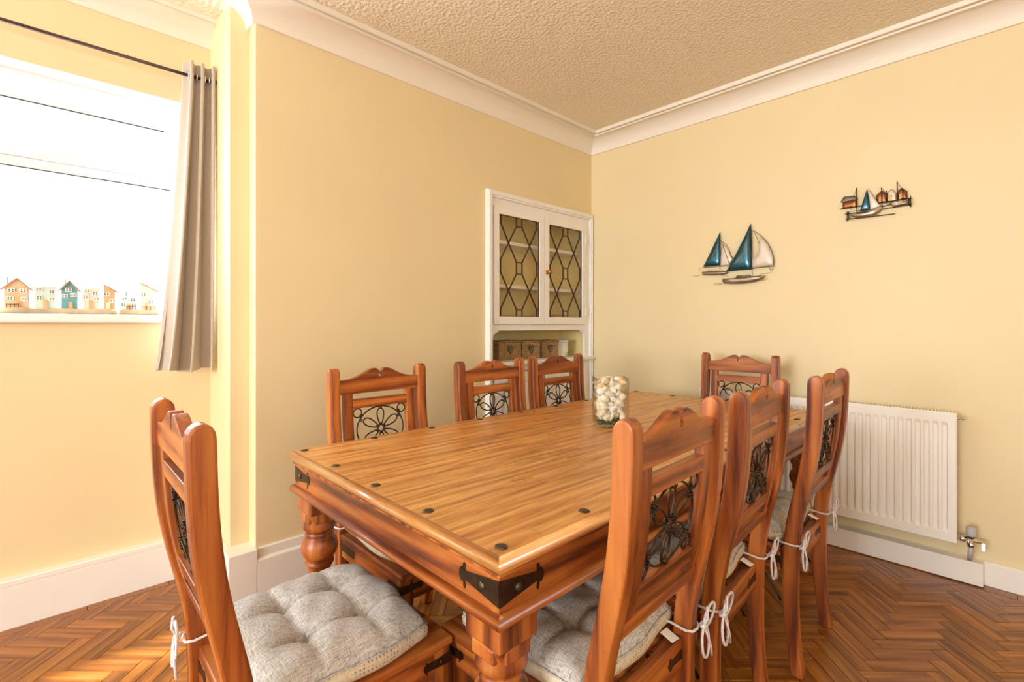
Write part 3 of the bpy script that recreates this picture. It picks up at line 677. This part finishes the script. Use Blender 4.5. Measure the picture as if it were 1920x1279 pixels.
def make_chair():
    t = thing('dining_chair', (0, 0, 0), 0, 'x', 'chair', 'dining chairs with iron flower backs around the table')
    for sx in (-1, 1):
        xo = sx * .195
        MB().prism(PO, lambda p, q: (xo + q, p[0], p[1]), -.0195, .0195).build('back_post', M['wz'], t, .005)
    # crest
    hf = [(.176, .055), (.15, .0555), (.125, .059), (.10, .066), (.08, .075), (.06, .085), (.045, .092), (.03, .0965), (.018, .096), (.010, .090), (.0045, .081), (.0042, .074), (.0085, .068), (.0075, .0615), (0, .059)]
    out = [(-.176, 0), (.176, 0)] + hf + [(-x, z) for x, z in hf[-2::-1]]
    MB().prism(out, lambda p, q: (p[0], yc(.925 + p[1]) + q, .925 + p[1]), -.013, .013).build('crest_rail', M['wx'], t, .0025)
    m = MB(); rail(m, -.121, .121, .866, .902); m.build('rail', M['wx'], t, .002)
    m = MB(); rail(m, -.121, .121, .648, .683); m.build('rail', M['wx'], t, .002)
    m = MB(); rail(m, -.176, .176, .582, .618); m.build('rail', M['wx'], t, .002)
    for sx in (-1, 1):
        zz = [.618, .65, .68, .72, .76, .80, .85, .90, .926]
        f = [(yc(z) + .012, z) for z in zz]; b = [(yc(z) - .012, z) for z in zz]
        MB().prism(f + b[::-1], lambda p, q: (sx * .139 + q, p[0], p[1]), -.0185, .0185).build('stile', M['wz'], t, .002)
    # iron flower
    m = MB(); cz = .7745; wr = .0028
    pt = lambda x, z, dy=0: (x, yc(cz + z) + dy, cz + z)
    m.tube([pt(.104 * math.cos(a), .089 * math.sin(a)) for a in [2 * PI * k / 36 for k in range(36)]], wr, 7, True)
    for k in range(6):
        a0 = PI / 2 + k * PI / 3; L = .083 if k % 3 == 0 else .086; pl = []
        for i in range(15):
            s = i / 14; ang = 2 * PI * s
            rr = .012 + (L - .012) * (.5 - .5 * math.cos(ang)); wd = .021 * math.sin(ang) * (.35 + .65 * (.5 - .5 * math.cos(ang)))
            x = rr * math.cos(a0) - wd * math.sin(a0); z = rr * math.sin(a0) + wd * math.cos(a0); pl.append(pt(x, z * .98, .003))
        m.tube(pl, wr, 7)
    for sx in (-1, 1):
        for sz in (-1, 1):
            m.tube([pt(sx * .098 + .018 * math.cos(a), sz * .0715 + .018 * math.sin(a)) for a in [2 * PI * k / 14 for k in range(14)]], wr, 6, True)
    fl_ = m.build('iron_flower', M['iron'], t)
    m = MB()
    def knot(x, z, ang):
        for off in (-.003, .003):
            c = Vector((x + off * math.cos(ang), 0, z + off * math.sin(ang))); u = Vector((-math.sin(ang), 0, math.cos(ang)))
            m.tube([(c.x + u.x * .0065 * math.cos(b), yc(cz + c.z) + .0015 + .0065 * math.sin(b), cz + c.z + u.z * .0065 * math.cos(b)) for b in [2 * PI * k / 8 for k in range(8)]], .002, 5, True)
    for k in range(6): a0 = PI / 2 + k * PI / 3; knot(.099 * math.cos(a0), .085 * math.sin(a0), a0 + PI / 2); knot(.016 * math.cos(a0), .016 * math.sin(a0), a0)
    for sx in (-1, 1):
        for sz in (-1, 1): knot(sx * .083, sz * .060, math.atan2(sz, -sx))
    m.build('binding', M['iron'], fl_)['kind'] = 'stuff'
    # seat
    MB().box(-.215, .215, -.187, .237, .412, .432).build('seat', M['wy'], t, .005)
    for s in (-1, 1): MB().box(s * .196 - .012, s * .196 + .012, -.19, .225, .345, .412).build('seat_rail', M['wy'], t, .003)
    MB().box(-.183, .183, .206, .230, .345, .412).build('seat_rail', M['wx'], t, .003)
    MB().box(-.176, .176, -.226, -.202, .345, .428).build('seat_rail', M['wx'], t, .003)
    for s in (-1, 1):
        rings = []
        for z, d, o in ((.412, .023, 0), (.30, .023, 0), (.2, .0215, .001), (.10, .019, .004), (.0, .017, .010)):
            cx_, cy_ = s * .190, .208 + o; rings.append([(cx_ + a * d, cy_ + b * d, z) for a, b in ((-1, -1), (1, -1), (1, 1), (-1, 1))])
        MB().loft(rings[::-1], 4, True, False).build('leg', M['wz'], t, .004)
    cvc = lambda mb, name, mat, bv=0, par=None: mb.build(name, mat, par or t, bv)
    for s in (-1, 1):
        corner_strap(t, cvc, s * .2135, .2318, -s, -1, .070, .026, .015, .385, .013, .0045)
        # rear strap on the back rail
        m = MB(); m.prism([(s * .172, .375), (s * .172, .400), (s * .125, .396), (s * .112, .404), (s * .105, .396), (s * .098, .388), (s * .105, .380), (s * .112, .372), (s * .125, .380)][::(-1 if s < 0 else 1)], lambda p, q: (p[0], q, p[1]), -.2275, -.2255); m.build('back_strap', M['iron'], t)
        m = MB(); m.box(s * .2085 - .001, s * .2085 + .001, -.19, -.09, .370, .396); m.build('side_strap', M['iron'], t)
        for e, yy in ((1, .205), (-1, -.205)):
            pl = [(s * .192, yy - e * (.018 + .105 * q), .235 + .105 * (math.sin(q * PI / 2) ** .9)) for q in [k / 8 for k in range(9)]]
            MB().tube(pl, .0028, 6, flat=3.).build('brace', M['iron'], t)
    return t
chair0 = make_chair()
CH = [  # x, y, heading of the front (0 = +y), label
    (.487, 1.180, -PI / 2 - math.radians(.2), 'wooden chair alone at the near short end of the table, left foreground'),
    (.951, .794, math.radians(2), 'largest foreground chair on the right side of the table, next to the near corner'),
    (1.462, .800, math.radians(3.5), 'middle chair of the three on the right side of the table'),
    (2.040, .765, math.radians(1.5), 'right side chair farthest from the camera, in front of the radiator'),
    (.990, 1.530, PI, 'wooden chair against the long cream wall, left of its neighbours across the table'),
    (1.575, 1.497, PI, 'chair across the table in front of the cupboard left side'),
    (2.065, 1.497, PI, 'chair across the table in front of the baskets, nearest the corner'),
    (2.595, 1.115, PI / 2, 'wooden chair at the far short end of the table by the radiator'),
]

# ---------------------------------------------------------------- tufted seat cushion
def cush_h(u, v):
    a = .205; x, y = u * a, v * a
    e = max(0, 1 - abs(u) ** 5) * max(0, 1 - abs(v) ** 5); h = .040 + .048 * e ** .42 if e > 0 else .040
    for tx in (-.075, .075):
        for ty in (-.075, .075):
            r = math.hypot(x - tx, y - ty); h -= .022 * math.exp(-(r / .014) ** 2) + .016 * math.exp(-(r / .045) ** 2)
    for tx in (-.075, .075): h -= .015 * math.exp(-abs((x - tx) / .011) ** 1.2) * (1 - .6 * (abs(y) / a) ** 2) + .012 * math.exp(-abs((y - tx) / .011) ** 1.2) * (1 - .6 * (abs(x) / a) ** 2)
    h += .002 * math.sin(x * 60 + y * 31) * math.sin(y * 47 - x * 20)
    return h
def make_cushion():
    t = thing('seat_cushion', (0, 0, 0), 0, 'x', 'cushion', 'tufted grey seat cushions tied to the chairs')
    N = 56; a = .205
    def shp(u, v):   # rounded square
        k = .16; return Vector((a * u * (1 - k * v * v * u * u * .45) * (1 + .02 * math.sin(v * 5)), .192 * v * (1 - k * v * v * u * u * .45) * (1 + .02 * math.sin(u * 6 + 1)), 0))
    def fn(i, j):
        u, v = 2 * i - 1, 2 * j - 1; p = shp(u, v); p.z = cush_h(u, v); return p
    MB().grid(fn, N, N).build('cover', M['linen'], t)
    m = MB(); ring = [(2 * k / 20 - 1, -1) for k in range(20)] + [(1, 2 * k / 20 - 1) for k in range(20)] + [(1 - 2 * k / 20, 1) for k in range(20)] + [(-1, 1 - 2 * k / 20) for k in range(20)]
    rings = []
    for z, s in ((0.001, .90), (.003, .97), (.014, 1.015), (.028, 1.025), (.038, 1.015), (.0425, 1.0)):
        rings.append([tuple(Vector((shp(u, v).x * s, shp(u, v).y * s, z))) for u, v in ring])
    m.loft(rings, 80, True); m.build('gusset', M['gusset'], t)['label'] = 'cream dotted side band'
    MB().tube([tuple(Vector((shp(u, v).x * 1.008, shp(u, v).y * 1.008, .0425))) for u, v in ring], .0022, 6, True).build('piping', M['linen'], t)
    # ties round the rear posts, with a bow behind
    for s in (-1, 1):
        z = .018; px = s * .195; py = -.218 + .025   # cushion origin is 25 mm ahead of the chair origin
        py = -.243
        r = .027
        loop = [(s * .16, -.190, z + .01)] + [(px + r * math.cos(b) * (-s), py + r * 1.05 * math.sin(b), z) for b in [PI * .5 - PI * 2 * k / 16 for k in range(0, 10)]]
        loop = [(s * .15, -.195, z + .012), (s * .168, -.225, z + .004), (s * .168, -.262, z), (s * .176, -.277, z), (px, -.280, z), (s * .214, -.275, z), (s * .223, -.262, z), (s * .223, -.225, z), (s * .214, -.208, z), (s * .19, -.205, z + .003), (s * .16, -.19, z + .01)]
        m = MB(); m.tube(loop, .0034, 6)
        kx, ky, kz = s * .219, -.281, z
        m.tube([(kx + .006 * math.cos(b), ky - .004 + .006 * math.sin(b), kz + .004 * math.sin(2 * b)) for b in [2 * PI * k / 8 for k in range(8)]], .0045, 6, True)
        for dx, dz, q in ((.042, .044, 1.25), (-.006, -.072, 1.25)):
            pl = []
            for k in range(13):
                b = 2 * PI * k / 12; rr = .5 - .5 * math.cos(b); L = math.hypot(dx, dz)
                ux, uz = dx / L, dz / L; wd = .016 * math.sin(b)
                pl.append((kx + ux * L * rr + uz * wd * q, ky - .008 - .006 * rr, kz + uz * L * rr - ux * wd * q))
            m.tube(pl, .0034, 6)
        m.tube([(kx, ky - .006, kz), (kx + .004, ky - .014, kz - .025), (kx + .020, ky - .014, kz - .055), (kx + .032, ky - .012, kz - .085)], .0034, 6)
        m.tube([(kx, ky - .006, kz), (kx - .003, ky - .016, kz + .02), (kx + .003, ky - .014, kz + .05)], .0034, 6)
        m.v = [(x_, y_ + .03, z_) for x_, y_, z_ in m.v]; m.build('tie', M['tie'], t)
    m = MB(); m.add([(.120, -.190, .016), (.155, -.190, .012), (.158, -.222, -.002), (.124, -.220, .002)], [(0, 1, 2, 3)]); tg = m.build('care_tag', M['tag'], t); tg.modifiers.new('s', 'SOLIDIFY').thickness = .0008
    return t
cush0 = make_cushion()
CL = ['tufted grey cushion in full view on the chair at the near end of the table',
      'tufted grey cushion on the largest foreground chair, beside the near table leg', 'tufted grey cushion on the middle chair of the right side',
      'tufted grey cushion on the right side chair in front of the radiator', 'cushion under the table edge on the chair by the long wall, partly hidden',
      'hidden grey cushion of the chair before the cupboard left side', 'hidden grey cushion of the chair nearest the room corner', 'hidden grey cushion of the chair at the far table end']
for i, (x, y, rz, lab) in enumerate(CH):
    c = chair0 if i == 0 else dup(chair0)
    q = cush0 if i == 0 else dup(cush0)
    c.location = (x, y, 0); c.rotation_euler = (0, 0, rz); c['label'] = lab
    d = Matrix.Rotation(rz, 3, 'Z') @ Vector((0, -.005, 0)); q.location = (x + d.x, y + d.y, .4325); q.rotation_euler = (0, 0, rz); q['label'] = CL[i]

# ---------------------------------------------------------------- glass vase of shells
vx, vy, vr = 1.718, 1.1925, YAW - PI / 2
vase = thing('glass_vase', (vx, vy, .7705), vr, 'square clear glass vase filled with sea shells on the dining table', 'vase')
def sq(hx, hy, z, r, n=6):
    o = []
    for sx, sy, a0 in ((1, 1, 0), (-1, 1, PI / 2), (-1, -1, PI), (1, -1, 1.5 * PI)):
        for k in range(n + 1):
            a = a0 + PI / 2 * k / n; o.append((sx * (hx - r) + r * math.cos(a), sy * (hy - r) + r * math.sin(a), z))
    return o
rg = [sq(.050, .045, .0, .008), sq(.060, .054, .003, .008), sq(.066, .060, .012, .008), sq(.068, .062, .03, .008), sq(.068, .062, .206, .008), sq(.0645, .0585, .206, .006), sq(.0645, .0585, .03, .006), sq(.062, .056, .016, .006), sq(.05, .045, .011, .006)]
MB().loft(rg, 28, True, True).build('glass_body', M['clear'], vase)
MB().loft([sq(.0682, .0622, .204, .008), sq(.0682, .0622, .2065, .008), sq(.0643, .0583, .2065, .006), sq(.0643, .0583, .204, .006)], 28, False).build('rim', M['clear'], vase)
m = MB(); rnd = random.Random(3)
for k in range(260):
    x, y, z = rnd.uniform(-.056, .056), rnd.uniform(-.050, .050), .013 + rnd.uniform(0, .016) + .006 * math.sin(k)
    r = rnd.uniform(.003, .0065); vs = [(x + r * a, y + r * b, max(.012, z + r * c)) for a, b, c in ((1, 0, 0), (-1, 0, 0), (0, 1, 0), (0, -1, 0), (0, 0, 1), (0, 0, -1))]
    m.add(vs, [(0, 2, 4), (2, 1, 4), (1, 3, 4), (3, 0, 4), (2, 0, 5), (1, 2, 5), (3, 1, 5), (0, 3, 5)])
o = m.build('moss_layer', M['gravel']); o.location = vase.location; o.rotation_euler = (0, 0, vr); tag(o, 'green moss and dark chips at the bottom of the glass vase', 'moss', kind='stuff')
def shell_mesh(kind, mat):
    m = MB()
    if kind == 0:   # turban snail
        prof = [(.0005, -.017), (.006, -.016), (.012, -.011), (.0155, -.004), (.0155, .002), (.013, .005), (.0135, .008), (.0115, .012), (.009, .0135), (.009, .016), (.006, .019), (.004, .0195), (.0035, .022), (.0005, .025)]
    elif kind == 1:  # whelk
        prof = [(.0005, -.026), (.003, -.022), (.007, -.013), (.011, -.004), (.0135, .003), (.012, .007), (.0095, .009), (.0095, .012), (.0065, .015), (.0065, .018), (.004, .021), (.0005, .026)]
    else:
        prof = [(.0005, -.013), (.008, -.012), (.014, -.007), (.0165, 0), (.015, .006), (.011, .010), (.006, .013), (.0005, .0145)]
    n = 14; rings = []
    for i, (r, z) in enumerate(prof):
        rings.append([(r * (1 + .10 * math.cos(a - z * 120)) * math.cos(a), r * (1 + .10 * math.cos(a - z * 120)) * math.sin(a) * .88, z + .002 * math.sin(a)) for a in [2 * PI * k / n for k in range(n)]])
    m.loft(rings, n)
    # aperture lip
    m.tube([(.0125 + .0045 * math.cos(a), .004, -.004 + .009 * math.sin(a)) for a in [2 * PI * k / 12 for k in range(12)]], .0022, 5, True)
    return m.mesh('sea_shell', mat)
SM = [shell_mesh(k, M[c]) for k, c in ((0, 'sheliv'), (1, 'shelwh'), (0, 'shelor'), (2, 'shelwh'), (1, 'sheliv'), (2, 'sheliv'))]
R3 = Matrix.Rotation(vr, 3, 'Z'); ns = 0
pts_ = []; tries = 0
while len(pts_) < 95 and tries < 9000:
    tries += 1; q = Vector((rnd.uniform(-.045, .045), rnd.uniform(-.039, .039), rnd.uniform(.042, .194)))
    if all((q - p).length > .0240 for p in pts_): pts_.append(q)
for q in pts_:
    if 1:
        if 1:
            x, y, z = q; lv = 6 if z > .15 else 0
            top_ = lv >= 5; me = SM[2] if (top_ and rnd.random() < .4) else rnd.choice(SM[:2] + SM[3:] + SM[:1])
            o = bpy.data.objects.new('sea_shell', me); COL.objects.link(o)
            p = R3 @ Vector((x, y, 0)); o.location = (vx + p.x, vy + p.y, .7705 + z); o.rotation_euler = (rnd.uniform(0, 6.28), rnd.uniform(0, 6.28), rnd.uniform(0, 6.28)); sc = rnd.uniform(.95, 1.3); o.scale = (sc, sc, sc)
            lb = {'shell_ivory': 'ivory coloured sea shell inside the square glass vase', 'shell_white': 'white sea shell inside the square glass vase', 'shell_apricot': 'apricot coloured sea shell near the top of the glass vase'}[me.materials[0].name]
            tag(o, lb, 'shell', {'i': 'ivory', 'w': 'white', 'a': 'apricot'}[lb[0]] + ' sea shells in the vase'); ns += 1

# ---------------------------------------------------------------- curtain, pole
pole = thing('curtain_pole', (-.5, 2.68, 2.362), 0, 'thin dark metal curtain pole above the window', 'curtain pole')
MB().tube([(-1.17, 0, 0), (1.084, 0, 0)], .0075, 12).build('rod', M['pole'], pole)
MB().tube([(1.082, 0, 0), (1.088, 0, 0)], .014, 12).build('end_socket', M['stud'], pole)
cur = thing('curtain', (.52, 2.68, .985), 0, 'grey-beige eyelet curtain drawn to the right edge of the window', 'curtain')
def curt(off):
    def fn(i, j):
        z = 1.44 * j; u = i; open_ = (1 - j)
        xl = .35 + (.462 - .35) * min(1, j * 1.05) ** .75; xr = .578
        ph = u * 2 * PI * 2.7 + 1.1
        uu = u + .025 * math.sin(ph * 2 + 1)
        x = xl + (xr - xl) * uu + .010 * math.sin(2 * ph)
        A = .046 - .012 * j + .004 * math.sin(3 * j + u * 5)
        y = A * math.sin(ph + .35 * math.sin(j * 3)) * (1 if u > .12 else .6 + u * 3) - .012 * open_ * (1 - u)
        if u < .1: x -= .0; y += -.02 * open_ * (.1 - u) * 10
        return Vector((x - .52, y + off, z + .008 * (1 - j) * math.sin(u * 9)))
    return fn
MB().grid(curt(0), 150, 40).build('fabric', M['curtain'], cur)
MB().grid(curt(.004), 150, 40).build('lining', M['upvc'], cur)['label'] = 'white lining'
m = MB()
for k in range(7):
    x = .475 + k * .0165 - .52; m.tube([(x + .003 * math.sin(k * PI), .018 * math.cos(a), 1.377 + .018 * math.sin(a)) for a in [2 * PI * q / 14 for q in range(14)]], .003, 6, True)
m.build('eyelets', M['chrome'], cur)

# ---------------------------------------------------------------- toy houses on the sill
def toy_row(name_label, x0, x1, houses, cat='ornament'):
    xc = (x0 + x1) / 2
    r = thing('toy_house_row', (xc, 2.83, 1.2435), 0, name_label, cat, 'painted wooden house rows on the window sill')
    def a(mb, name, mat, par=None, bevel=0):
        mb.v = [(x - xc, y - 2.83, z - 1.2435) for x, y, z in mb.v]; return mb.build(name, mat, par or r, bevel)
    pts = [(x0, 1.2435), (x1, 1.2435), (x1 - .004, 1.262)] + [(x1 - (x1 - x0) * k / 10, 1.2665 + .002 * math.sin(k * 1.7)) for k in range(1, 10)] + [(x0 + .003, 1.263)]
    a(MB().prism(pts, lambda p, t: (p[0], t, p[1]), 2.802, 2.858), 'driftwood_base', M['drift'], bevel=.002)
    for (hx0, hx1, zl, zr, pk, mat, wins, door, chim, lab, fence) in houses:
        z0 = 1.2665; ya, yb = 2.814, 2.846
        out = [(hx0, z0), (hx1, z0), (hx1, zr)] + ([pk] if pk else []) + [(hx0, zl)]
        h = a(MB().prism(out, lambda p, t: (p[0], t, p[1]), ya, yb), 'house', M[mat]); h['label'] = lab
        m = MB()
        def slab(p, q, e=.006):
            d = Vector((q[0] - p[0], q[1] - p[1])).normalized(); nn = Vector((-d.y, d.x)) * .005
            if nn.y < 0: nn = -nn
            A = Vector(p); B2 = Vector(q) + d * .012
            m.prism([A, B2, B2 + nn, A + nn] if d.x > 0 else [A, A + nn, B2 + nn, B2], lambda t_, s: (t_[0], s, t_[1]), ya - e, yb + e)
        if pk: slab((pk[0] + .003, pk[1] - .001), (hx0, zl)); slab((pk[0] - .001, pk[1] - .001), (hx1, zr))
        elif abs(zl - zr) > .005: slab((hx0 - .002, zl + .001), (hx1, zr))
        if m.v: a(m, 'roof', M['roofw'], h)
        if chim: a(MB().box(chim[0] - .0016, chim[0] + .0016, 2.828, 2.832, chim[1] - .03, chim[1]), 'chimney', M['windot'], h)
        for wx_, wz_ in wins:
            a(MB().box(wx_ - .0105, wx_ + .0105, ya - .003, ya - .0005, wz_ - .0085, wz_ + .0085), 'window', M['whitep'], h)
            m = MB()
            for p in (-.0045, .0045):
                for q in (-.0035, .0035): m.box(wx_ + p - .0022, wx_ + p + .0022, ya - .0038, ya - .003, wz_ + q - .0019, wz_ + q + .0019)
            a(m, 'panes', M['windot'], h)
        if door: a(MB().box(door[0] - .0065, door[0] + .0065, ya - .004, ya - .0005, z0, z0 + door[1]), 'door', M['orangewood' if mat != 'orangewood' else 'creamp'], h)
        if fence:
            m = MB(); m.box(fence[0], fence[1], ya - .008, ya - .0065, z0 + .013, z0 + .015)
            for k in range(4): xx = fence[0] + (fence[1] - fence[0]) * k / 3; m.box(xx - .0008, xx + .0008, ya - .008, ya - .0065, z0, z0 + .017)
            a(m, 'fence', M['darkwire'], h)
toy_row('longer row of five painted wooden toy houses on driftwood, left on the window sill', -.152, .229, [
    (-.125, -.053, 1.346, 1.346, (-.090, 1.386), 'tanwood', [(-.105, 1.337), (-.071, 1.337), (-.108, 1.305), (-.068, 1.303)], (-.087, .044), (-.117, 1.394), 'tan gabled house', (-.118, -.084)),
    (-.037, .026, 1.358, 1.358, None, 'mint', [(-.025, 1.345), (.014, 1.336), (-.024, 1.310), (.014, 1.306)], (-.005, .036), None, 'mint flat roofed house', None),
    (.044, .095, 1.349, 1.349, (.068, 1.385), 'tealp', [(.066, 1.347), (.082, 1.326), (.053, 1.319)], (.073, .029), (.056, 1.394), 'teal gabled house', None),
    (.112, .167, 1.359, 1.359, None, 'greyp', [(.126, 1.345), (.153, 1.335), (.121, 1.319), (.157, 1.311)], (.139, .038), None, 'pale stone flat roofed house', None),
    (.182, .221, 1.372, 1.347, None, 'orangewood', [(.191, 1.335), (.212, 1.304)], (.197, .031), (.202, 1.379), 'orange lean-to roofed house', None)])
toy_row('short row of two pale wooden toy houses on driftwood, next to the curtain', .234, .380, [
    (.240, .300, 1.328, 1.328, None, 'whitep', [(.254, 1.314), (.284, 1.312), (.250, 1.288), (.287, 1.288)], (.269, .026), (.262, 1.35), 'white low house', (.262, .292)),
    (.313, .368, 1.388, 1.357, None, 'creamp', [(.323, 1.339), (.350, 1.305)], (.335, .034), (.338, 1.388), 'cream lean-to roofed house', (.318, .366))])

# ---------------------------------------------------------------- metal wall sculptures
SAILP = {'big_main':[(1.131,1.815),(1.128,1.675),(1.128,1.535),(1.194,1.537),(1.278,1.535),(1.225,1.629),(1.178,1.719)],'big_jib':[(1.126,1.592),(1.105,1.61),(1.087,1.649),(1.081,1.734),(1.041,1.688),(1.013,1.628),(1.002,1.58),(1.006,1.55),(1.063,1.548),(1.124,1.547)],'big_hull':[(1.302,1.49),(1.253,1.49),(1.205,1.49),(1.128,1.492),(1.076,1.495),(1.049,1.491),(1.066,1.47),(1.105,1.458),(1.171,1.451),(1.239,1.452),(1.295,1.459),(1.304,1.476)],'big_cabin':[(1.222,1.491),(1.215,1.505),(1.134,1.504),(1.129,1.491)],'small_main':[(1.321,1.793),(1.32,1.639),(1.323,1.579),(1.431,1.576),(1.375,1.688)],'small_jib':[(1.319,1.635),(1.302,1.713),(1.281,1.685),(1.26,1.647),(1.244,1.61),(1.262,1.583),(1.274,1.574),(1.319,1.574)],'small_hull':[(1.443,1.544),(1.382,1.546),(1.31,1.542),(1.27,1.532),(1.278,1.52),(1.31,1.515),(1.375,1.517),(1.435,1.523)]}
SAILW = [[(1.126,1.774),(1.105,1.763),(1.066,1.729),(1.031,1.68),(1.009,1.627),(1.002,1.58),(1.003,1.546),(1.013,1.517)],[(1.111,1.762),(1.019,1.521)],[(1.278,1.535),(1.003,1.546)],[(1.131,1.815),(1.121,1.491)],[(1.131,1.727),(1.154,1.657),(1.205,1.585),(1.274,1.538)],[(1.299,1.491),(1.299,1.509),(1.258,1.501)],[(1.073,1.501),(1.009,1.507),(1.009,1.517)],[(1.355,1.464),(1.324,1.462),(1.302,1.456)],[(1.353,1.454),(1.317,1.453),(1.302,1.461)],[(1.073,1.466),(1.047,1.462),(1.027,1.471)],[(1.317,1.736),(1.281,1.707),(1.258,1.665),(1.244,1.617)],[(1.306,1.72),(1.263,1.587)],[(1.321,1.793),(1.32,1.542)],[(1.452,1.571),(1.274,1.572)],[(1.326,1.697),(1.357,1.646),(1.42,1.583)],[(1.495,1.523),(1.462,1.517),(1.441,1.525)],[(1.452,1.571),(1.441,1.547)],[(1.394,1.547),(1.386,1.552),(1.331,1.549)]]
HARBP = {'hut_wall':[(0.659,1.86),(0.595,1.865),(0.592,1.827),(0.658,1.827)],'hut_roof':[(0.667,1.864),(0.651,1.891),(0.604,1.888),(0.587,1.867),(0.621,1.863),(0.659,1.86)],'sail_teal':[(0.548,1.914),(0.54,1.862),(0.534,1.8),(0.579,1.798),(0.565,1.853)],'sail_white':[(0.546,1.914),(0.518,1.862),(0.491,1.811),(0.533,1.8),(0.539,1.862)],'hull':[(0.619,1.786),(0.585,1.788),(0.527,1.794),(0.48,1.8),(0.49,1.786),(0.512,1.769),(0.565,1.763),(0.601,1.769),(0.616,1.777)],'h1':[(0.506,1.832),(0.51,1.87),(0.493,1.888),(0.484,1.89),(0.467,1.871),(0.467,1.83)],'h2':[(0.464,1.832),(0.464,1.875),(0.447,1.892),(0.428,1.868),(0.428,1.831)],'h3':[(0.421,1.833),(0.419,1.88),(0.405,1.89),(0.384,1.868),(0.385,1.831)],'hull2':[(0.455,1.814),(0.417,1.812),(0.382,1.817),(0.371,1.826),(0.378,1.803),(0.435,1.799),(0.449,1.806)],'hull3':[(0.49,1.82),(0.462,1.824),(0.438,1.829),(0.457,1.812),(0.484,1.808)],'d1':[(0.498,1.833),(0.498,1.861),(0.491,1.862),(0.491,1.833)],'d2':[(0.455,1.832),(0.455,1.862),(0.444,1.862),(0.444,1.832)],'d3':[(0.416,1.833),(0.416,1.861),(0.408,1.862),(0.408,1.833)],'d4':[(0.61,1.827),(0.61,1.851),(0.601,1.852),(0.601,1.828)]}
HARBW = [[(0.645,1.768),(0.608,1.765),(0.431,1.762)],[(0.67,1.826),(0.573,1.828)],[(0.497,1.828),(0.363,1.829)],[(0.646,1.795),(0.535,1.793),(0.475,1.795),(0.365,1.799)],[(0.595,1.928),(0.592,1.786)],[(0.487,1.907),(0.485,1.829)],[(0.467,1.887),(0.466,1.825)],[(0.423,1.923),(0.422,1.82)],[(0.401,1.881),(0.4,1.813)],[(0.636,1.808),(0.636,1.754)],[(0.629,1.807),(0.629,1.759)],[(0.623,1.794),(0.623,1.763)],[(0.37,1.843),(0.369,1.785)],[(0.376,1.831),(0.375,1.791)]]
HARBT = [[(0.595,1.928),(0.624,1.811)],[(0.628,1.807),(0.577,1.805)],[(0.546,1.914),(0.49,1.809)],[(0.423,1.923),(0.382,1.837)],[(0.487,1.907),(0.466,1.866)]]

def wall_art(name, label, pieces, wires, groups):
    allp = [p for _, v, *_ in pieces for p in v]; yc_ = sum(p[0] for p in allp) / len(allp); zc_ = sum(p[1] for p in allp) / len(allp)
    r = thing(name, (XF - .001, yc_, zc_), 0, label, 'wall art')
    for nm, poly, mat, dx, bulge in pieces:
        c = Vector((sum(p[0] for p in poly) / len(poly), sum(p[1] for p in poly) / len(poly)))
        pts = []   # resample outline
        for i in range(len(poly)):
            a, b = Vector(poly[i]), Vector(poly[(i + 1) % len(poly)])
            for k in range(3): pts.append(a + (b - a) * k / 3)
        n = len(pts); rings = []
        for k, (s, h) in enumerate(((1, -.3), (1, 0), (.93, .35), (.78, .7), (.5, .93), (.2, 1))):
            rings.append([(-dx - bulge * h, c.x + (p.x - c.x) * s - yc_, c.y + (p.y - c.y) * s - zc_) for p in pts])
        m = MB(); m.loft(rings, n, True, True); o = m.build(nm, M[mat], r)
    for nm, ws, mat, rad_, dx in wires:
        m = MB()
        for w_ in ws: m.tube([(-dx, p[0] - yc_, p[1] - zc_) for p in w_], rad_, 6)
        m.build(nm, M[mat], r)
    m = MB(); m.tube([(0, .02, .02), (-.02, .02, .02)], .003, 6).tube([(0, -.02, -.03), (-.02, -.02, -.03)], .003, 6); m.build('wall_stud', M['darkwire'], r)
wall_art('sailboat_sculpture', 'metal wall sculpture of two sailboats with teal sails', [
    ('small_sail', SAILP['small_main'], 'teal', .018, .010), ('small_jib', SAILP['small_jib'], 'pearl', .014, .006), ('small_hull', SAILP['small_hull'], 'silver', .018, .010),
    ('big_sail', SAILP['big_main'], 'teal', .026, .014), ('big_jib', SAILP['big_jib'], 'pearl', .020, .010), ('big_hull', SAILP['big_hull'], 'silver', .026, .014), ('cabin', SAILP['big_cabin'], 'slate', .024, .006)],
    [('rigging', SAILW[:4] + SAILW[10:14], 'darkwire', .0013, .022), ('trim_wire', SAILW[4:10] + SAILW[14:], 'goldwire', .0011, .040)], None)
wall_art('harbour_sculpture', 'small metal wall sculpture of a harbour with huts, jetty and one sailboat', [
    ('hut', HARBP['hut_wall'], 'copper', .012, .006), ('hut_roof', HARBP['hut_roof'], 'slate', .019, .004),
    ('beach_hut', HARBP['h1'], 'copper', .010, .004), ('beach_hut', HARBP['h2'], 'pearl', .010, .004), ('beach_hut', HARBP['h3'], 'copper', .010, .004),
    ('hut_door', HARBP['d1'], 'amber', .015, .001), ('hut_door', HARBP['d2'], 'amber', .015, .001), ('hut_door', HARBP['d3'], 'amber', .015, .001), ('hut_door', HARBP['d4'], 'amber', .019, .001),
    ('hull', HARBP['hull3'], 'silver', .014, .005), ('hull', HARBP['hull2'], 'silver', .016, .006), ('hull', HARBP['hull'], 'silver', .024, .010), ('sail', HARBP['sail_teal'], 'teal', .022, .006), ('sail', HARBP['sail_white'], 'pearl', .021, .005)],
    [('jetty', HARBW, 'darkwire', .0021, .021), ('rigging', HARBT + [HARBP[k] + [HARBP[k][0]] for k in ('h1', 'h2', 'h3')], 'darkwire', .0009, .017)], None)
